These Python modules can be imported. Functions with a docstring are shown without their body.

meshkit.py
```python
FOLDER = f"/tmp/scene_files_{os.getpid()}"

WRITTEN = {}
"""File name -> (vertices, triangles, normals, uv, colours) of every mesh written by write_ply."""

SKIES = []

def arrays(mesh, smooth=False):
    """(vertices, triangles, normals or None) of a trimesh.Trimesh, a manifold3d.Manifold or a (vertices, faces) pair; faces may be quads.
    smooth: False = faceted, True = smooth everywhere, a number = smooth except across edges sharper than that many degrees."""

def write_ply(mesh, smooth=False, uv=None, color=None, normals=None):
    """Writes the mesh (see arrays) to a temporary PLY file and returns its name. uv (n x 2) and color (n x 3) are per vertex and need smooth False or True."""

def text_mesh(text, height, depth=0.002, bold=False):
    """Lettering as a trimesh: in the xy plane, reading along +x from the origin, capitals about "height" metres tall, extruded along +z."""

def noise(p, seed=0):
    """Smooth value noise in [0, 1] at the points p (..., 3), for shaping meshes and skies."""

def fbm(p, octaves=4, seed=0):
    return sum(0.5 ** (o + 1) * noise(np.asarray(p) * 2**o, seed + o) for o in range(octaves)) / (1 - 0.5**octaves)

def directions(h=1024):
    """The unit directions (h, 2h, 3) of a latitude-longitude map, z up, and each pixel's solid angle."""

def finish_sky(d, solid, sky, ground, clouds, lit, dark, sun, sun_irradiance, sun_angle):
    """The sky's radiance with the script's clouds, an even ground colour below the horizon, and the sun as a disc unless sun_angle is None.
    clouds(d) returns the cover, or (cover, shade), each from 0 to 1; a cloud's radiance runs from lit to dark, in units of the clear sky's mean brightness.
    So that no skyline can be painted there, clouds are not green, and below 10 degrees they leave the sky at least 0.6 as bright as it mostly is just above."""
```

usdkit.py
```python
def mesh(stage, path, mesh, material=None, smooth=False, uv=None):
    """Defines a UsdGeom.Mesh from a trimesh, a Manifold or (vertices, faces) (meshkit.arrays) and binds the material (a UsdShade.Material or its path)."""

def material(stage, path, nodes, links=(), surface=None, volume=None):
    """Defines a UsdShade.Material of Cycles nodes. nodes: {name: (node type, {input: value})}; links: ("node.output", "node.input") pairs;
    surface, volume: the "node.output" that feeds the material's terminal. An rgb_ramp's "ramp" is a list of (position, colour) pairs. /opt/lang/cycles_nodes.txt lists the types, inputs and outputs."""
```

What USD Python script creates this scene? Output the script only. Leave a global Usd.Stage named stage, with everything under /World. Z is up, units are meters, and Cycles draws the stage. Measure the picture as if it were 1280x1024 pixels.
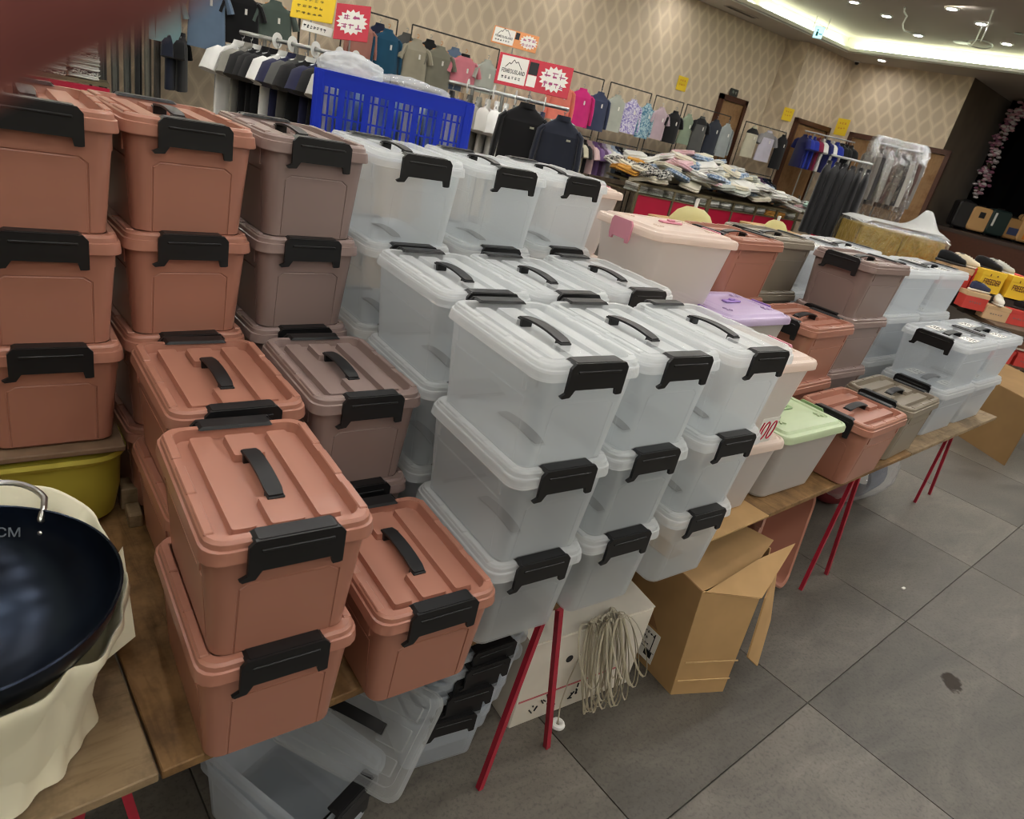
import math, random
import numpy as np, trimesh
import manifold3d as m3
import usdkit, meshkit
from pxr import Usd, UsdGeom, UsdLux, UsdShade, Gf, Sdf

random.seed(7)
rng = np.random.default_rng(7)
stage = Usd.Stage.CreateInMemory()
UsdGeom.SetStageUpAxis(stage, UsdGeom.Tokens.z)
UsdGeom.SetStageMetersPerUnit(stage, 1.0)
world = UsdGeom.Xform.Define(stage, '/World')
stage.SetDefaultPrim(world.GetPrim())

# ------------------------------------------------------------------ camera, light, exposure
EXPOSURE = 0.15
LAMP = 170.0          # radiance of the recessed downlights
COVE = 26.0           # radiance of the cove tubes
AMBIENT = 0.5
cam = UsdGeom.Camera.Define(stage, '/World/Camera')
cam.CreateHorizontalApertureAttr(36.0); cam.CreateVerticalApertureAttr(28.8)
cam.CreateFocalLengthAttr(23.825)
cam.CreateClippingRangeAttr(Gf.Vec2f(0.01, 200))
cam.CreateFStopAttr(9.0); cam.CreateFocusDistanceAttr(1.7)
cam.CreateExposureAttr(EXPOSURE)
R_, U_, F_ = (0.810094, -0.547355, 0.210118), (0.070931, 0.447243, 0.891595), (0.581993, 0.707373, -0.401134)
EYE = (0.0, 0.0, 1.51078)
cam.AddTransformOp().Set(Gf.Matrix4d(*R_, 0, *U_, 0, -F_[0], -F_[1], -F_[2], 0, *EYE, 1))
dome = UsdLux.DomeLight.Define(stage, '/World/DomeLight')
dome.CreateIntensityAttr(AMBIENT); dome.CreateColorAttr(Gf.Vec3f(1.0, 0.95, 0.88))
ZC, ZI = 3.47, 3.69   # soffit and upper ceiling

# ------------------------------------------------------------------ materials
def lin(r, g, b):
    f = lambda c: (c / 255 / 12.92) if c / 255 <= .04045 else ((c / 255 + .055) / 1.055) ** 2.4
    return (f(r), f(g), f(b))
LK = '/World/Looks'
UsdGeom.Scope.Define(stage, LK)
MATS = {}
def plain(name, rgb, rough=.5, spec=.5, metal=0., bump=0., bscale=200, var=0., vscale=30, coat=0., sheen=0., emit=0.):
    if name in MATS: return MATS[name]
    c = lin(*rgb)
    n = {'p': ('principled_bsdf', {'base_color': c, 'roughness': rough, 'specular_ior_level': spec, 'metallic': metal, 'coat_weight': coat, 'sheen_weight': sheen})}
    if emit: n['p'][1]['emission_color'] = c; n['p'][1]['emission_strength'] = emit
    l = []
    if var or bump: n['t'] = ('texture_coordinate', {})
    if var:
        n['n'] = ('noise_texture', {'scale': vscale, 'detail': 4})
        n['r'] = ('rgb_ramp', {'ramp': [(0.25, tuple(x * (1 - var) for x in c)), (.75, tuple(min(1, x * (1 + var)) for x in c))]})
        l += [('t.object', 'n.vector'), ('n.fac', 'r.fac'), ('r.color', 'p.base_color')]
    if bump:
        n['bn'] = ('noise_texture', {'scale': bscale, 'detail': 3}); n['b'] = ('bump', {'strength': bump, 'distance': .002})
        l += [('t.object', 'bn.vector'), ('bn.fac', 'b.height'), ('b.normal', 'p.normal')]
    MATS[name] = usdkit.material(stage, f'{LK}/{name}', n, l, surface='p.BSDF')
    return MATS[name]
def clear(name, rgb, lo, hi, rough=.18, spec=.5, milk=.45):
    """thin moulded see-through plastic: a clear share, the rest milky and glossy; edges and grazing walls are denser"""
    c = lin(*rgb)
    n = {'tr': ('transparent_bsdf', {'color': (.97, .98, .985)}),
         'p': ('principled_bsdf', {'base_color': c, 'roughness': rough, 'specular_ior_level': spec}),
         'tl': ('translucent_bsdf', {'color': c}),
         'mm': ('mix_closure', {'fac': milk}),
         'lw': ('layer_weight', {'blend': .5}),
         'mr': ('map_range', {'from_min': 0., 'from_max': 1., 'to_min': lo, 'to_max': hi, 'clamp': True}),
         'pw': ('math', {'math_type': 'power', 'value2': 2.0}),
         'mx': ('mix_closure', {})}
    l = [('lw.facing', 'pw.value1'), ('pw.value', 'mr.value'), ('mr.result', 'mx.fac'), ('p.BSDF', 'mm.closure1'), ('tl.BSDF', 'mm.closure2'),
         ('tr.BSDF', 'mx.closure1'), ('mm.closure', 'mx.closure2')]
    MATS[name] = usdkit.material(stage, f'{LK}/{name}', n, l, surface='mx.closure')
    return MATS[name]
TERRA = plain('terracotta_plastic', (166, 114, 95), .30, .5, bump=.06, bscale=900)
TAUPE = plain('taupe_plastic', (140, 120, 114), .33, .5, bump=.06, bscale=900)
OLIVE = plain('olive_plastic', (136, 126, 110), .33, .5, bump=.06, bscale=900)
BLACK = plain('black_plastic', (22, 22, 23), .42, .4, bump=.08, bscale=700)
CLEAR = clear('clear_plastic_body', (244, 247, 248), .235, .74, milk=.62)
CLEARLID = clear('clear_plastic_lid', (246, 248, 248), .38, .80)
FROST = clear('frosted_plastic_body', (238, 233, 229), .44, .82, rough=.3)
PINK = clear('pink_plastic_lid', (247, 230, 217), .60, .90, rough=.25, milk=.35)
PINKCLIP = plain('pink_clip_plastic', (214, 140, 156), .35)
LAV = plain('lavender_plastic', (188, 170, 202), .3)
GREEN = plain('pale_green_plastic', (182, 198, 160), .3)
FILM = clear('clear_film', (238, 240, 242), .10, .55, rough=.08, spec=.9, milk=.2)
FILM2 = usdkit.material(stage, f'{LK}/crinkled_film', {'tr': ('transparent_bsdf', {'color': (.93, .94, .95)}), 'g': ('glossy_bsdf', {'color': (.9, .9, .92), 'roughness': .12}), 't': ('texture_coordinate', {}), 'mp': ('mapping', {'scale': (1, 1, .45)}), 'n': ('noise_texture', {'scale': 16, 'detail': 4, 'distortion': 1.2}), 'b': ('bump', {'strength': .9, 'distance': .02}), 'mx': ('mix_closure', {'fac': .34})}, [('t.object', 'mp.vector'), ('mp.vector', 'n.vector'), ('n.fac', 'b.height'), ('b.normal', 'g.normal'), ('tr.BSDF', 'mx.closure1'), ('g.BSDF', 'mx.closure2')], surface='mx.closure')
MATS['crinkled_film'] = FILM2
BAG = clear('white_bag_film', (236, 238, 238), .45, .8, rough=.2, milk=.4)
RED = plain('red_painted_steel', (164, 30, 52), .4, .5, var=.15, vscale=40)
STEEL = plain('brushed_steel', (200, 200, 198), .28, .5, 1.0)
CHROME = plain('worn_chrome', (170, 172, 170), .35, .5, 1.0)
DARKMETAL = plain('dark_metal', (62, 60, 56), .5, .5, .6)
WHITE = plain('white_plastic', (232, 232, 228), .4)
PAPERW = plain('white_paper', (236, 234, 226), .8, .2)
PAPERC = plain('cream_paper', (236, 230, 202), .75, .2, bump=.3, bscale=25)
CARD = plain('brown_cardboard', (176, 142, 98), .8, .2, bump=.12, bscale=120, var=.10, vscale=9)
CARD2 = plain('dark_cardboard', (142, 112, 74), .8, .2, bump=.12, bscale=120, var=.08, vscale=7)
CARDEDGE = plain('cardboard_edge', (196, 164, 118), .85, .2, var=.1, vscale=60)
WHITECARD = plain('white_cardboard', (214, 208, 194), .75, .2, bump=.1, bscale=80, var=.07, vscale=10)
BLUE = plain('blue_crate_plastic', (22, 54, 196), .35)
YELLOW = plain('yellow_plastic', (176, 164, 62), .45, .4, var=.12, vscale=8)
SIGNY = plain('yellow_sign_card', (240, 204, 40), .7)
SIGNR = plain('red_sign_card', (196, 42, 62), .6)
SIGNO = plain('orange_sign_card', (226, 150, 92), .6)
INK = plain('black_ink', (28, 28, 30), .7)
INKR = plain('red_ink', (190, 36, 70), .7)
INKP = plain('violet_ink', (168, 70, 120), .7)
INKG = plain('grey_ink', (120, 100, 40), .7)
SKIN = plain('skin', (164, 98, 94), .5, .4, var=.08, vscale=120)

def wood(name, a, b, scale, axis='x', dark=(70, 48, 26)):
    n = {'t': ('texture_coordinate', {}), 'm': ('mapping', {'scale': scale}), 'w': ('noise_texture', {'scale': 6, 'detail': 7, 'roughness': .62, 'distortion': .6}),
         'r': ('rgb_ramp', {'ramp': [(.25, lin(*b)), (.5, lin(*a)), (.8, tuple(x * 1.08 for x in lin(*a)))]}),
         's': ('noise_texture', {'scale': 5.5, 'detail': 6, 'roughness': .7}), 'sr': ('rgb_ramp', {'ramp': [(.38, lin(*dark)), (.56, (1, 1, 1))]}),
         'mx': ('mix_color', {'blend_type': 'multiply', 'fac': .55}), 'p': ('principled_bsdf', {'roughness': .62, 'specular_ior_level': .3}), 'b': ('bump', {'strength': .15, 'distance': .001})}
    l = [('t.object', 'm.vector'), ('m.vector', 'w.vector'), ('w.fac', 'r.fac'), ('t.object', 's.vector'), ('s.fac', 'sr.fac'), ('r.color', 'mx.a'), ('sr.color', 'mx.b'),
         ('mx.result', 'p.base_color'), ('w.fac', 'b.height'), ('b.normal', 'p.normal')]
    MATS[name] = usdkit.material(stage, f'{LK}/{name}', n, l, surface='p.BSDF')
    return MATS[name]
PLY = wood('plywood_worn', (150, 128, 98), (122, 100, 72), (1.2, 9, 9))
PLY2 = wood('plywood_amber', (138, 106, 68), (104, 76, 44), (9, 1.2, 9))
DOORWOOD = wood('door_veneer', (152, 118, 82), (138, 104, 70), (9, 9, .8), dark=(196, 180, 160))
DARKWOOD = plain('dark_frame_wood', (78, 44, 28), .4, .5, var=.15)

def wallpaper(name, along):
    """ogee lattice: two families of wavy vertical lines crossing, a darker medallion in each cell"""
    P, V = .22, .42
    k = 2 * math.pi / V
    n = {'g': ('geometry', {}), 's': ('separate_xyz', {}), 'dot': ('vector_math', {'math_type': 'dot_product', 'vector2': (along[0], along[1], 0)}),
         'kz': ('math', {'math_type': 'multiply', 'value2': k}), 'sn': ('math', {'math_type': 'sine'}), 'am': ('math', {'math_type': 'multiply', 'value2': P / 4}),
         'ua': ('math', {'math_type': 'add'}), 'ub': ('math', {'math_type': 'subtract'}),
         'fa': ('math', {'math_type': 'pingpong', 'value2': P / 2}), 'fb0': ('math', {'math_type': 'add', 'value2': P / 2}), 'fb': ('math', {'math_type': 'pingpong', 'value2': P / 2}),
         'mn': ('math', {'math_type': 'minimum'}), 'mxd': ('math', {'math_type': 'multiply'}),
         'nz': ('noise_texture', {'scale': 70, 'detail': 3}), 'nn': ('math', {'math_type': 'multiply', 'value2': .02}), 'ad': ('math', {'math_type': 'add'}),
         'r': ('rgb_ramp', {'ramp': [(.0, lin(232, 216, 190)), (.010 / .08, lin(230, 214, 188)), (.024 / .08, lin(218, 201, 175)), (.040 / .08, lin(218, 201, 175)), (.052 / .08, lin(206, 188, 163)), (1, lin(206, 188, 163))]}),
         'sc': ('math', {'math_type': 'divide', 'value2': .08}),
         'p': ('principled_bsdf', {'roughness': .6, 'specular_ior_level': .3}), 'b': ('bump', {'strength': .3, 'distance': .004})}
    l = [('g.position', 's.vector'), ('g.position', 'dot.vector1'), ('s.z', 'kz.value1'), ('kz.value', 'sn.value1'), ('sn.value', 'am.value1'),
         ('dot.value', 'ua.value1'), ('am.value', 'ua.value2'), ('dot.value', 'ub.value1'), ('am.value', 'ub.value2'),
         ('ua.value', 'fa.value1'), ('ub.value', 'fb0.value1'), ('fb0.value', 'fb.value1'), ('fa.value', 'mn.value1'), ('fb.value', 'mn.value2'),
         ('nz.fac', 'nn.value1'), ('mn.value', 'ad.value1'), ('nn.value', 'ad.value2'), ('ad.value', 'sc.value1'), ('sc.value', 'r.fac'), ('r.color', 'p.base_color'), ('mn.value', 'b.height'), ('b.normal', 'p.normal')]
    MATS[name] = usdkit.material(stage, f'{LK}/{name}', n, l, surface='p.BSDF')
    return MATS[name]
WP_X = wallpaper('wallpaper_back', (1, 0)); WP_Y = wallpaper('wallpaper_end', (0, 1))
WALLDARK = plain('dark_brown_wallcovering', (112, 98, 82), .7, .3, var=.12, vscale=4)
CEIL = plain('ceiling_paint', (184, 176, 164), .85, .2)
CEILCOVE = plain('cove_paint', (226, 226, 216), .85, .2)
def tilemat(name, k):
    base = np.array(lin(97, 92, 84)) * k
    n = {'t': ('geometry', {}), 'm': ('mapping', {'scale': (1.2, 3.0, 1)}), 'a': ('noise_texture', {'scale': 2.2, 'detail': 8, 'roughness': .68, 'distortion': .8}),
         'ra': ('rgb_ramp', {'ramp': [(.28, tuple(base * .60)), (.46, tuple(base * .92)), (.56, tuple(base * 1.08)), (.74, tuple(base * 1.5))]}),
         'f': ('noise_texture', {'scale': 90, 'detail': 5, 'roughness': .7}), 'rf': ('rgb_ramp', {'ramp': [(.36, (.55, .55, .55)), (.5, (1, 1, 1)), (.68, (1.0, 1.0, .98))]}),
         'mx': ('mix_color', {'blend_type': 'multiply', 'fac': .7}),
         'p': ('principled_bsdf', {'specular_ior_level': .45}), 'rr': ('map_range', {'to_min': .3, 'to_max': .55}), 'b': ('bump', {'strength': .25, 'distance': .002})}
    l = [('t.position', 'm.vector'), ('m.vector', 'a.vector'), ('a.fac', 'ra.fac'), ('t.position', 'f.vector'), ('f.fac', 'rf.fac'), ('ra.color', 'mx.a'), ('rf.color', 'mx.b'), ('mx.result', 'p.base_color'),
         ('a.fac', 'rr.value'), ('rr.result', 'p.roughness'), ('f.fac', 'b.height'), ('b.normal', 'p.normal')]
    MATS[name] = usdkit.material(stage, f'{LK}/{name}', n, l, surface='p.BSDF')
    return MATS[name]
TILES = [tilemat(f'stone_tile_{i}', k) for i, k in enumerate((1.0, .80, 1.22, .92))]
GROUT = plain('dark_grout', (70, 66, 60), .8)
def emitter(name, rgb, s):
    MATS[name] = usdkit.material(stage, f'{LK}/{name}', {'e': ('emission', {'color': rgb, 'strength': s})}, [], surface='e.emission'); return MATS[name]
LAMPMAT = emitter('downlight_lens', (.985, .955, .912), LAMP)
COVEMAT = emitter('cove_tube', (.88, 1.0, .74), COVE)
WOKMAT = usdkit.material(stage, f'{LK}/carbon_steel', {'t': ('texture_coordinate', {}), 'n': ('noise_texture', {'scale': 7, 'detail': 4}), 'r': ('rgb_ramp', {'ramp': [(.3, lin(18, 22, 32)), (.7, lin(40, 50, 66))]}),
    'p': ('principled_bsdf', {'metallic': .8, 'roughness': .26})}, [('t.object', 'n.vector'), ('n.fac', 'r.fac'), ('r.color', 'p.base_color')], surface='p.BSDF')

# ------------------------------------------------------------------ helpers
USED = {}
def numbered(path):
    k = USED.get(path, -1) + 1; USED[path] = k
    return path if k == 0 else f'{path}_{k:03d}'
def tag(p, label=None, cat=None, group=None, kind=None):
    for k, v in (('label', label), ('category', cat), ('group', group), ('kind', kind)):
        if v: p.SetCustomDataByKey(k, v)
    return p
def thing(name, label, cat, loc=(0, 0, 0), rz=0., group=None, kind=None):
    x = UsdGeom.Xform.Define(stage, numbered('/World/' + name))
    x.AddTranslateOp().Set(Gf.Vec3d(*map(float, loc))); x.AddRotateZOp().Set(float(rz))
    return tag(x.GetPrim(), label, cat, group, kind)
def obj(name, mesh, mat, parent=None, label=None, cat=None, group=None, kind=None, smooth=35):
    base = str(parent.GetPath()) if parent else '/World'
    p = usdkit.mesh(stage, numbered(f'{base}/{name}'), mesh, mat, smooth=smooth).GetPrim()
    return tag(p, label, cat, group, kind)
def dup(root, label, loc, rz, group=None, scale=None, tilt=None):
    was = root.GetCustomData()
    path = root.GetPath().pathString.split('/')[-1]
    name = path[:-4] if path[-4] == '_' and path[-3:].isdigit() else path
    x = UsdGeom.Xform.Define(stage, numbered('/World/' + name))
    x.GetPrim().GetReferences().AddInternalReference(root.GetPath())
    x.ClearXformOpOrder()
    x.AddTranslateOp().Set(Gf.Vec3d(*map(float, loc))); x.AddRotateZOp().Set(float(rz))
    if tilt: x.AddRotateXYZOp().Set(Gf.Vec3f(tilt[0], tilt[1], 0))
    if scale: x.AddScaleOp().Set(Gf.Vec3f(*scale))
    x.GetPrim().SetInstanceable(True)
    return tag(x.GetPrim(), label, was.get('category'), group or was.get('group'))
class Kit:
    """builds the first of a kind in place, then instances of it"""
    def __init__(s, build): s.build, s.root = build, None
    def put(s, label, loc, rz, group=None, **kw):
        if s.root is None: s.root = s.build(label, loc, rz, group); return s.root
        return dup(s.root, label, loc, rz, group, **kw)
def cat_(ms): return trimesh.util.concatenate([m if isinstance(m, trimesh.Trimesh) else tm(m) for m in ms])
def tm(man):
    m = man.to_mesh(); return trimesh.Trimesh(np.array(m.vert_properties[:, :3]), np.array(m.tri_verts), process=False)
def mani(t): return m3.Manifold(m3.Mesh(np.asarray(t.vertices, np.float32), np.asarray(t.faces, np.uint32)))
def box(sx, sy, sz, c=(0, 0, 0), b=0.):
    if b:
        P = []
        for s in np.ndindex(2, 2, 2):
            d = np.array(s) * 2 - 1; h = np.array([sx, sy, sz]) / 2
            for a in range(3):
                q = h - b; q[a] = h[a]; P.append(d * q)
        t = trimesh.convex.convex_hull(np.array(P))
    else: t = trimesh.creation.box((sx, sy, sz))
    t.apply_translation(c); return t
def hull(P): return trimesh.convex.convex_hull(np.asarray(P, float))
def rr(w, l, r, z, n=5, cx=0, cy=0):
    r = max(min(r, w / 2 - 1e-4, l / 2 - 1e-4), 1e-4); P = []
    for (sx, sy, a0) in ((1, 1, 0), (-1, 1, 90), (-1, -1, 180), (1, -1, 270)):
        for a in np.linspace(a0, a0 + 90, n):
            P.append((cx + sx * (w / 2 - r) + r * math.cos(math.radians(a)), cy + sy * (l / 2 - r) + r * math.sin(math.radians(a)), z))
    return np.array(P)
def loft(rings, caps=True):
    n = len(rings[0]); V = np.vstack(rings); F = []
    i = np.arange(n); j = (i + 1) % n
    for k in range(len(rings) - 1):
        a = k * n
        F.append(np.stack([a + i, a + j, a + n + j], 1)); F.append(np.stack([a + i, a + n + j, a + n + i], 1))
    if caps:
        c0, c1 = len(V), len(V) + 1
        V = np.vstack([V, rings[0].mean(0), rings[-1].mean(0)])
        b = (len(rings) - 1) * n
        F.append(np.stack([np.full(n, c0), j, i], 1)); F.append(np.stack([np.full(n, c1), b + i, b + j], 1))
    return trimesh.Trimesh(V, np.vstack(F), process=False)
def tube(path, r, n=8, closed=False, flat=1.0):
    P = np.asarray(path, float); T = np.gradient(P, axis=0); T /= np.linalg.norm(T, axis=1)[:, None] + 1e-12
    up = np.array([0, 0, 1.]) if abs(T[0][2]) < .9 else np.array([1., 0, 0])
    rings = []; a = np.linspace(0, 2 * np.pi, n, endpoint=False)
    rad = np.broadcast_to(r, len(P))
    for p, t, q in zip(P, T, rad):
        s = np.cross(t, up); s /= np.linalg.norm(s) + 1e-12; u = np.cross(s, t); up = u
        rings.append(p + q * (np.cos(a)[:, None] * s + flat * np.sin(a)[:, None] * u))
    if closed: rings.append(rings[0])
    t = loft(rings, not closed)
    return t
def bar(a, b, w, h=None):
    """square bar between two points"""
    a, b = np.array(a, float), np.array(b, float); L = np.linalg.norm(b - a); t = (b - a) / L
    up = np.array([0, 0, 1.]) if abs(t[2]) < .9 else np.array([0, 1., 0])
    s = np.cross(t, up); s /= np.linalg.norm(s); u = np.cross(s, t); h = h or w
    P = [p + i * s * w / 2 + j * u * h / 2 for p in (a, b) for i in (-1, 1) for j in (-1, 1)]
    return hull(P)
def poly(pts, depth, axis='y'):
    """outline in the xz plane, extruded along y (0..depth)"""
    from shapely.geometry import Polygon
    t = trimesh.creation.extrude_polygon(Polygon(pts), depth, engine='earcut')
    V = np.array(t.vertices); t.vertices = np.stack([V[:, 0], V[:, 2], V[:, 1]], 1); t.invert(); return t
def frame(t, o, x, up):
    """maps local (x, y up, z out) onto a plane at o"""
    x = np.array(x, float); x /= np.linalg.norm(x); up = np.array(up, float); up -= x * (up @ x); up /= np.linalg.norm(up); z = np.cross(x, up)
    t = t.copy(); t.vertices = np.asarray(o) + np.asarray(t.vertices) @ np.array([x, up, z]); return t
def text(s, h, depth=.0012, bold=False): return meshkit.text_mesh(s, h, depth, bold)
def revolve(prof, n=40):
    a = np.linspace(0, 2 * np.pi, n, endpoint=False)
    return loft([np.stack([r * np.cos(a), r * np.sin(a), np.full(n, z)], 1) for r, z in prof])
def glyph(w, h, seed, depth=.001, heavy=.13):
    """a brushed sign of a few strokes in a w x h cell, for print too small to read in the photograph"""
    g = np.random.default_rng(seed); ms = []
    for _ in range(g.integers(2, 4)): ms.append(box(w * g.uniform(.6, .95), h * heavy, depth, (w / 2, h * g.uniform(.12, .9), depth / 2)))
    for _ in range(g.integers(1, 3)): ms.append(box(w * heavy, h * g.uniform(.6, .95), depth, (w * g.uniform(.25, .75), h / 2, depth / 2)))
    return cat_(ms)
def glyphs(n, w, h, seed, gap=.2, depth=.001):
    ms = []
    for i in range(n):
        t = glyph(w, h, seed * 31 + i, depth); t.apply_translation((i * w * (1 + gap), 0, 0)); ms.append(t)
    return cat_(ms)

# ------------------------------------------------------------------ the room
KS = dict(kind='structure')
# floor: stone tiles laid in a running pattern, parts of the floor
floor = thing('floor', 'grey stone tiled floor with dark narrow joints', 'floor', **KS)
obj('screed', box(26, 24, .05, (7, .5, -.031)), GROUT, floor)
TS = .83
ft = math.radians(5.4)
from shapely.geometry import Polygon, box as sbox
from shapely.ops import unary_union
cover = []
for i in range(-9, 14):
    for j in range(-9, 12):
        u, v = (i + .5) * TS, (j + .5) * TS
        x, y = 1.965 + u * math.cos(ft) - v * math.sin(ft), .597 + u * math.sin(ft) + v * math.cos(ft)
        if not (-3.2 < x < 8.6 and -3.2 < y < 7.85): continue
        t = box(TS - .004, TS - .004, .012, (0, 0, 0)); t.apply_transform(trimesh.transformations.rotation_matrix(ft, (0, 0, 1))); t.apply_translation((x, y, -.006))
        obj('tile', t, TILES[(i * 7 + j * 3) % 4], floor, smooth=False)
        q = TS / 2 + .0005; cover.append(Polygon([(x + a * math.cos(ft) - b * math.sin(ft), y + a * math.sin(ft) + b * math.cos(ft)) for a, b in ((-q, -q), (q, -q), (q, q), (-q, q))]))
t = trimesh.creation.extrude_polygon(sbox(-5.9, -8.4, 19.5, 11).difference(unary_union(cover)), .006, engine='earcut'); t.apply_translation((0, 0, -.006))
obj('distant_tiling', t, TILES[1], floor, kind='stuff', smooth=False)

def wallslab(a, b, z0, z1, th=.12):
    """wall between two plan points, thickness away from the room (to the left of a->b)"""
    a, b = np.array(a, float), np.array(b, float); d = (b - a) / np.linalg.norm(b - a); n = np.array([-d[1], d[0]])
    P = [(*p, z) for p in (a, b, b + n * th, a + n * th) for z in (z0, z1)]
    return hull(P)
obj('wall_back', wallslab((-5.2, 8.3), (10.83, 8.3), 0, 3.9), WP_X, label='long beige wallpapered wall with ogee pattern behind the clothes', **KS)
obj('wall_back', wallslab((10.83, 8.42), (10.98, 7.96), 0, 3.9, .3), WP_Y, label='shaded flank of the wallpapered pilaster beside the narrow door', **KS)
obj('wall_back', wallslab((10.98, 7.96), (12.4, 7.985), 0, 3.9), WP_X, label='face of the wallpapered pilaster with the middle brown door', **KS)
obj('wall_right', wallslab((12.4, 7.985), (12.79, 6.037), 0, 3.9), WP_Y, label='wallpapered end wall with the wide brown double door', **KS)
obj('wall_right', wallslab((12.79, 6.037), (18.6, 6.69), 0, 3.9), WALLDARK, label='dark brown wall beside the stage opening', **KS)
obj('wall_right', box(.12, 14.4, 3.9, (18.6, -1, 1.95)), WALLDARK, label='rear wall behind the stage curtain', **KS)
obj('wall_left', box(.12, 16.6, 3.9, (-5.2, 0, 1.95)), WP_Y, label='left side wall of the hall outside the picture', **KS)
obj('wall_front', box(24, .12, 3.9, (6.8, -8.2, 1.95)), WP_X, label='wall of the hall behind the photographer', **KS)
# ceiling: soffit frame at ZC, lit cove, upper ceiling at ZI
cl = thing('ceiling', 'grey ceiling with a recessed field and a lit cove around it', 'ceiling', **KS)
SOF = [(-3.2, 7.5), (11.45, 7.53), (12.2, 4.4), (13.2, -6.4), (-3.2, -6.4)]
from shapely.geometry import Polygon
hole = Polygon(SOF)
so = Polygon([(-5.3, -8.3), (18.7, -8.3), (18.7, 8.5), (-5.3, 8.5)]).difference(hole)
t = trimesh.creation.extrude_polygon(so, .05, engine='earcut'); t.apply_translation((0, 0, ZC)); obj('soffit', t, CEIL, cl, smooth=False)
lip = hole.buffer(.02, join_style=2).difference(hole.buffer(-.012, join_style=2))
t = trimesh.creation.extrude_polygon(lip, .05, engine='earcut'); t.apply_translation((0, 0, ZC + .0)); obj('soffit_lip', t, CEILCOVE, cl, smooth=False)
lip2 = hole.buffer(.06, join_style=2).difference(hole.buffer(.03, join_style=2))
t = trimesh.creation.extrude_polygon(lip2, .02, engine='earcut'); t.apply_translation((0, 0, ZC - .012)); obj('moulding', t, CEILCOVE, cl, smooth=False)
outer = hole.buffer(.17, join_style=2)
t = trimesh.creation.extrude_polygon(outer.buffer(.05, join_style=2).difference(outer), ZI - ZC + .05, engine='earcut'); t.apply_translation((0, 0, ZC + .02)); obj('cove_riser', t, CEILCOVE, cl, smooth=False)
t = trimesh.creation.extrude_polygon(outer.buffer(.04, join_style=2), .06, engine='earcut'); t.apply_translation((0, 0, ZI)); obj('upper_ceiling', t, CEIL, cl, smooth=False)
obj('ceiling_drop', box(12.3, 12.6, .05, (3.05, .2, ZI - .022)), CEIL, cl, smooth=False)
ring = list(outer.buffer(-.06, join_style=2).exterior.coords)
for k in range(len(ring) - 1):
    a, b = np.array(ring[k]), np.array(ring[k + 1]); L = np.linalg.norm(b - a); m = max(1, round(L / 2.6))
    if L < .5: continue
    for q in range(m):
        p0, p1 = a + (b - a) * (q + .04) / m, a + (b - a) * (q + .96) / m
        obj('cove_tube', tube([(*p0, ZC + .072), (*p1, ZC + .072)], .012, 6), COVEMAT, cl)
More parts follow.
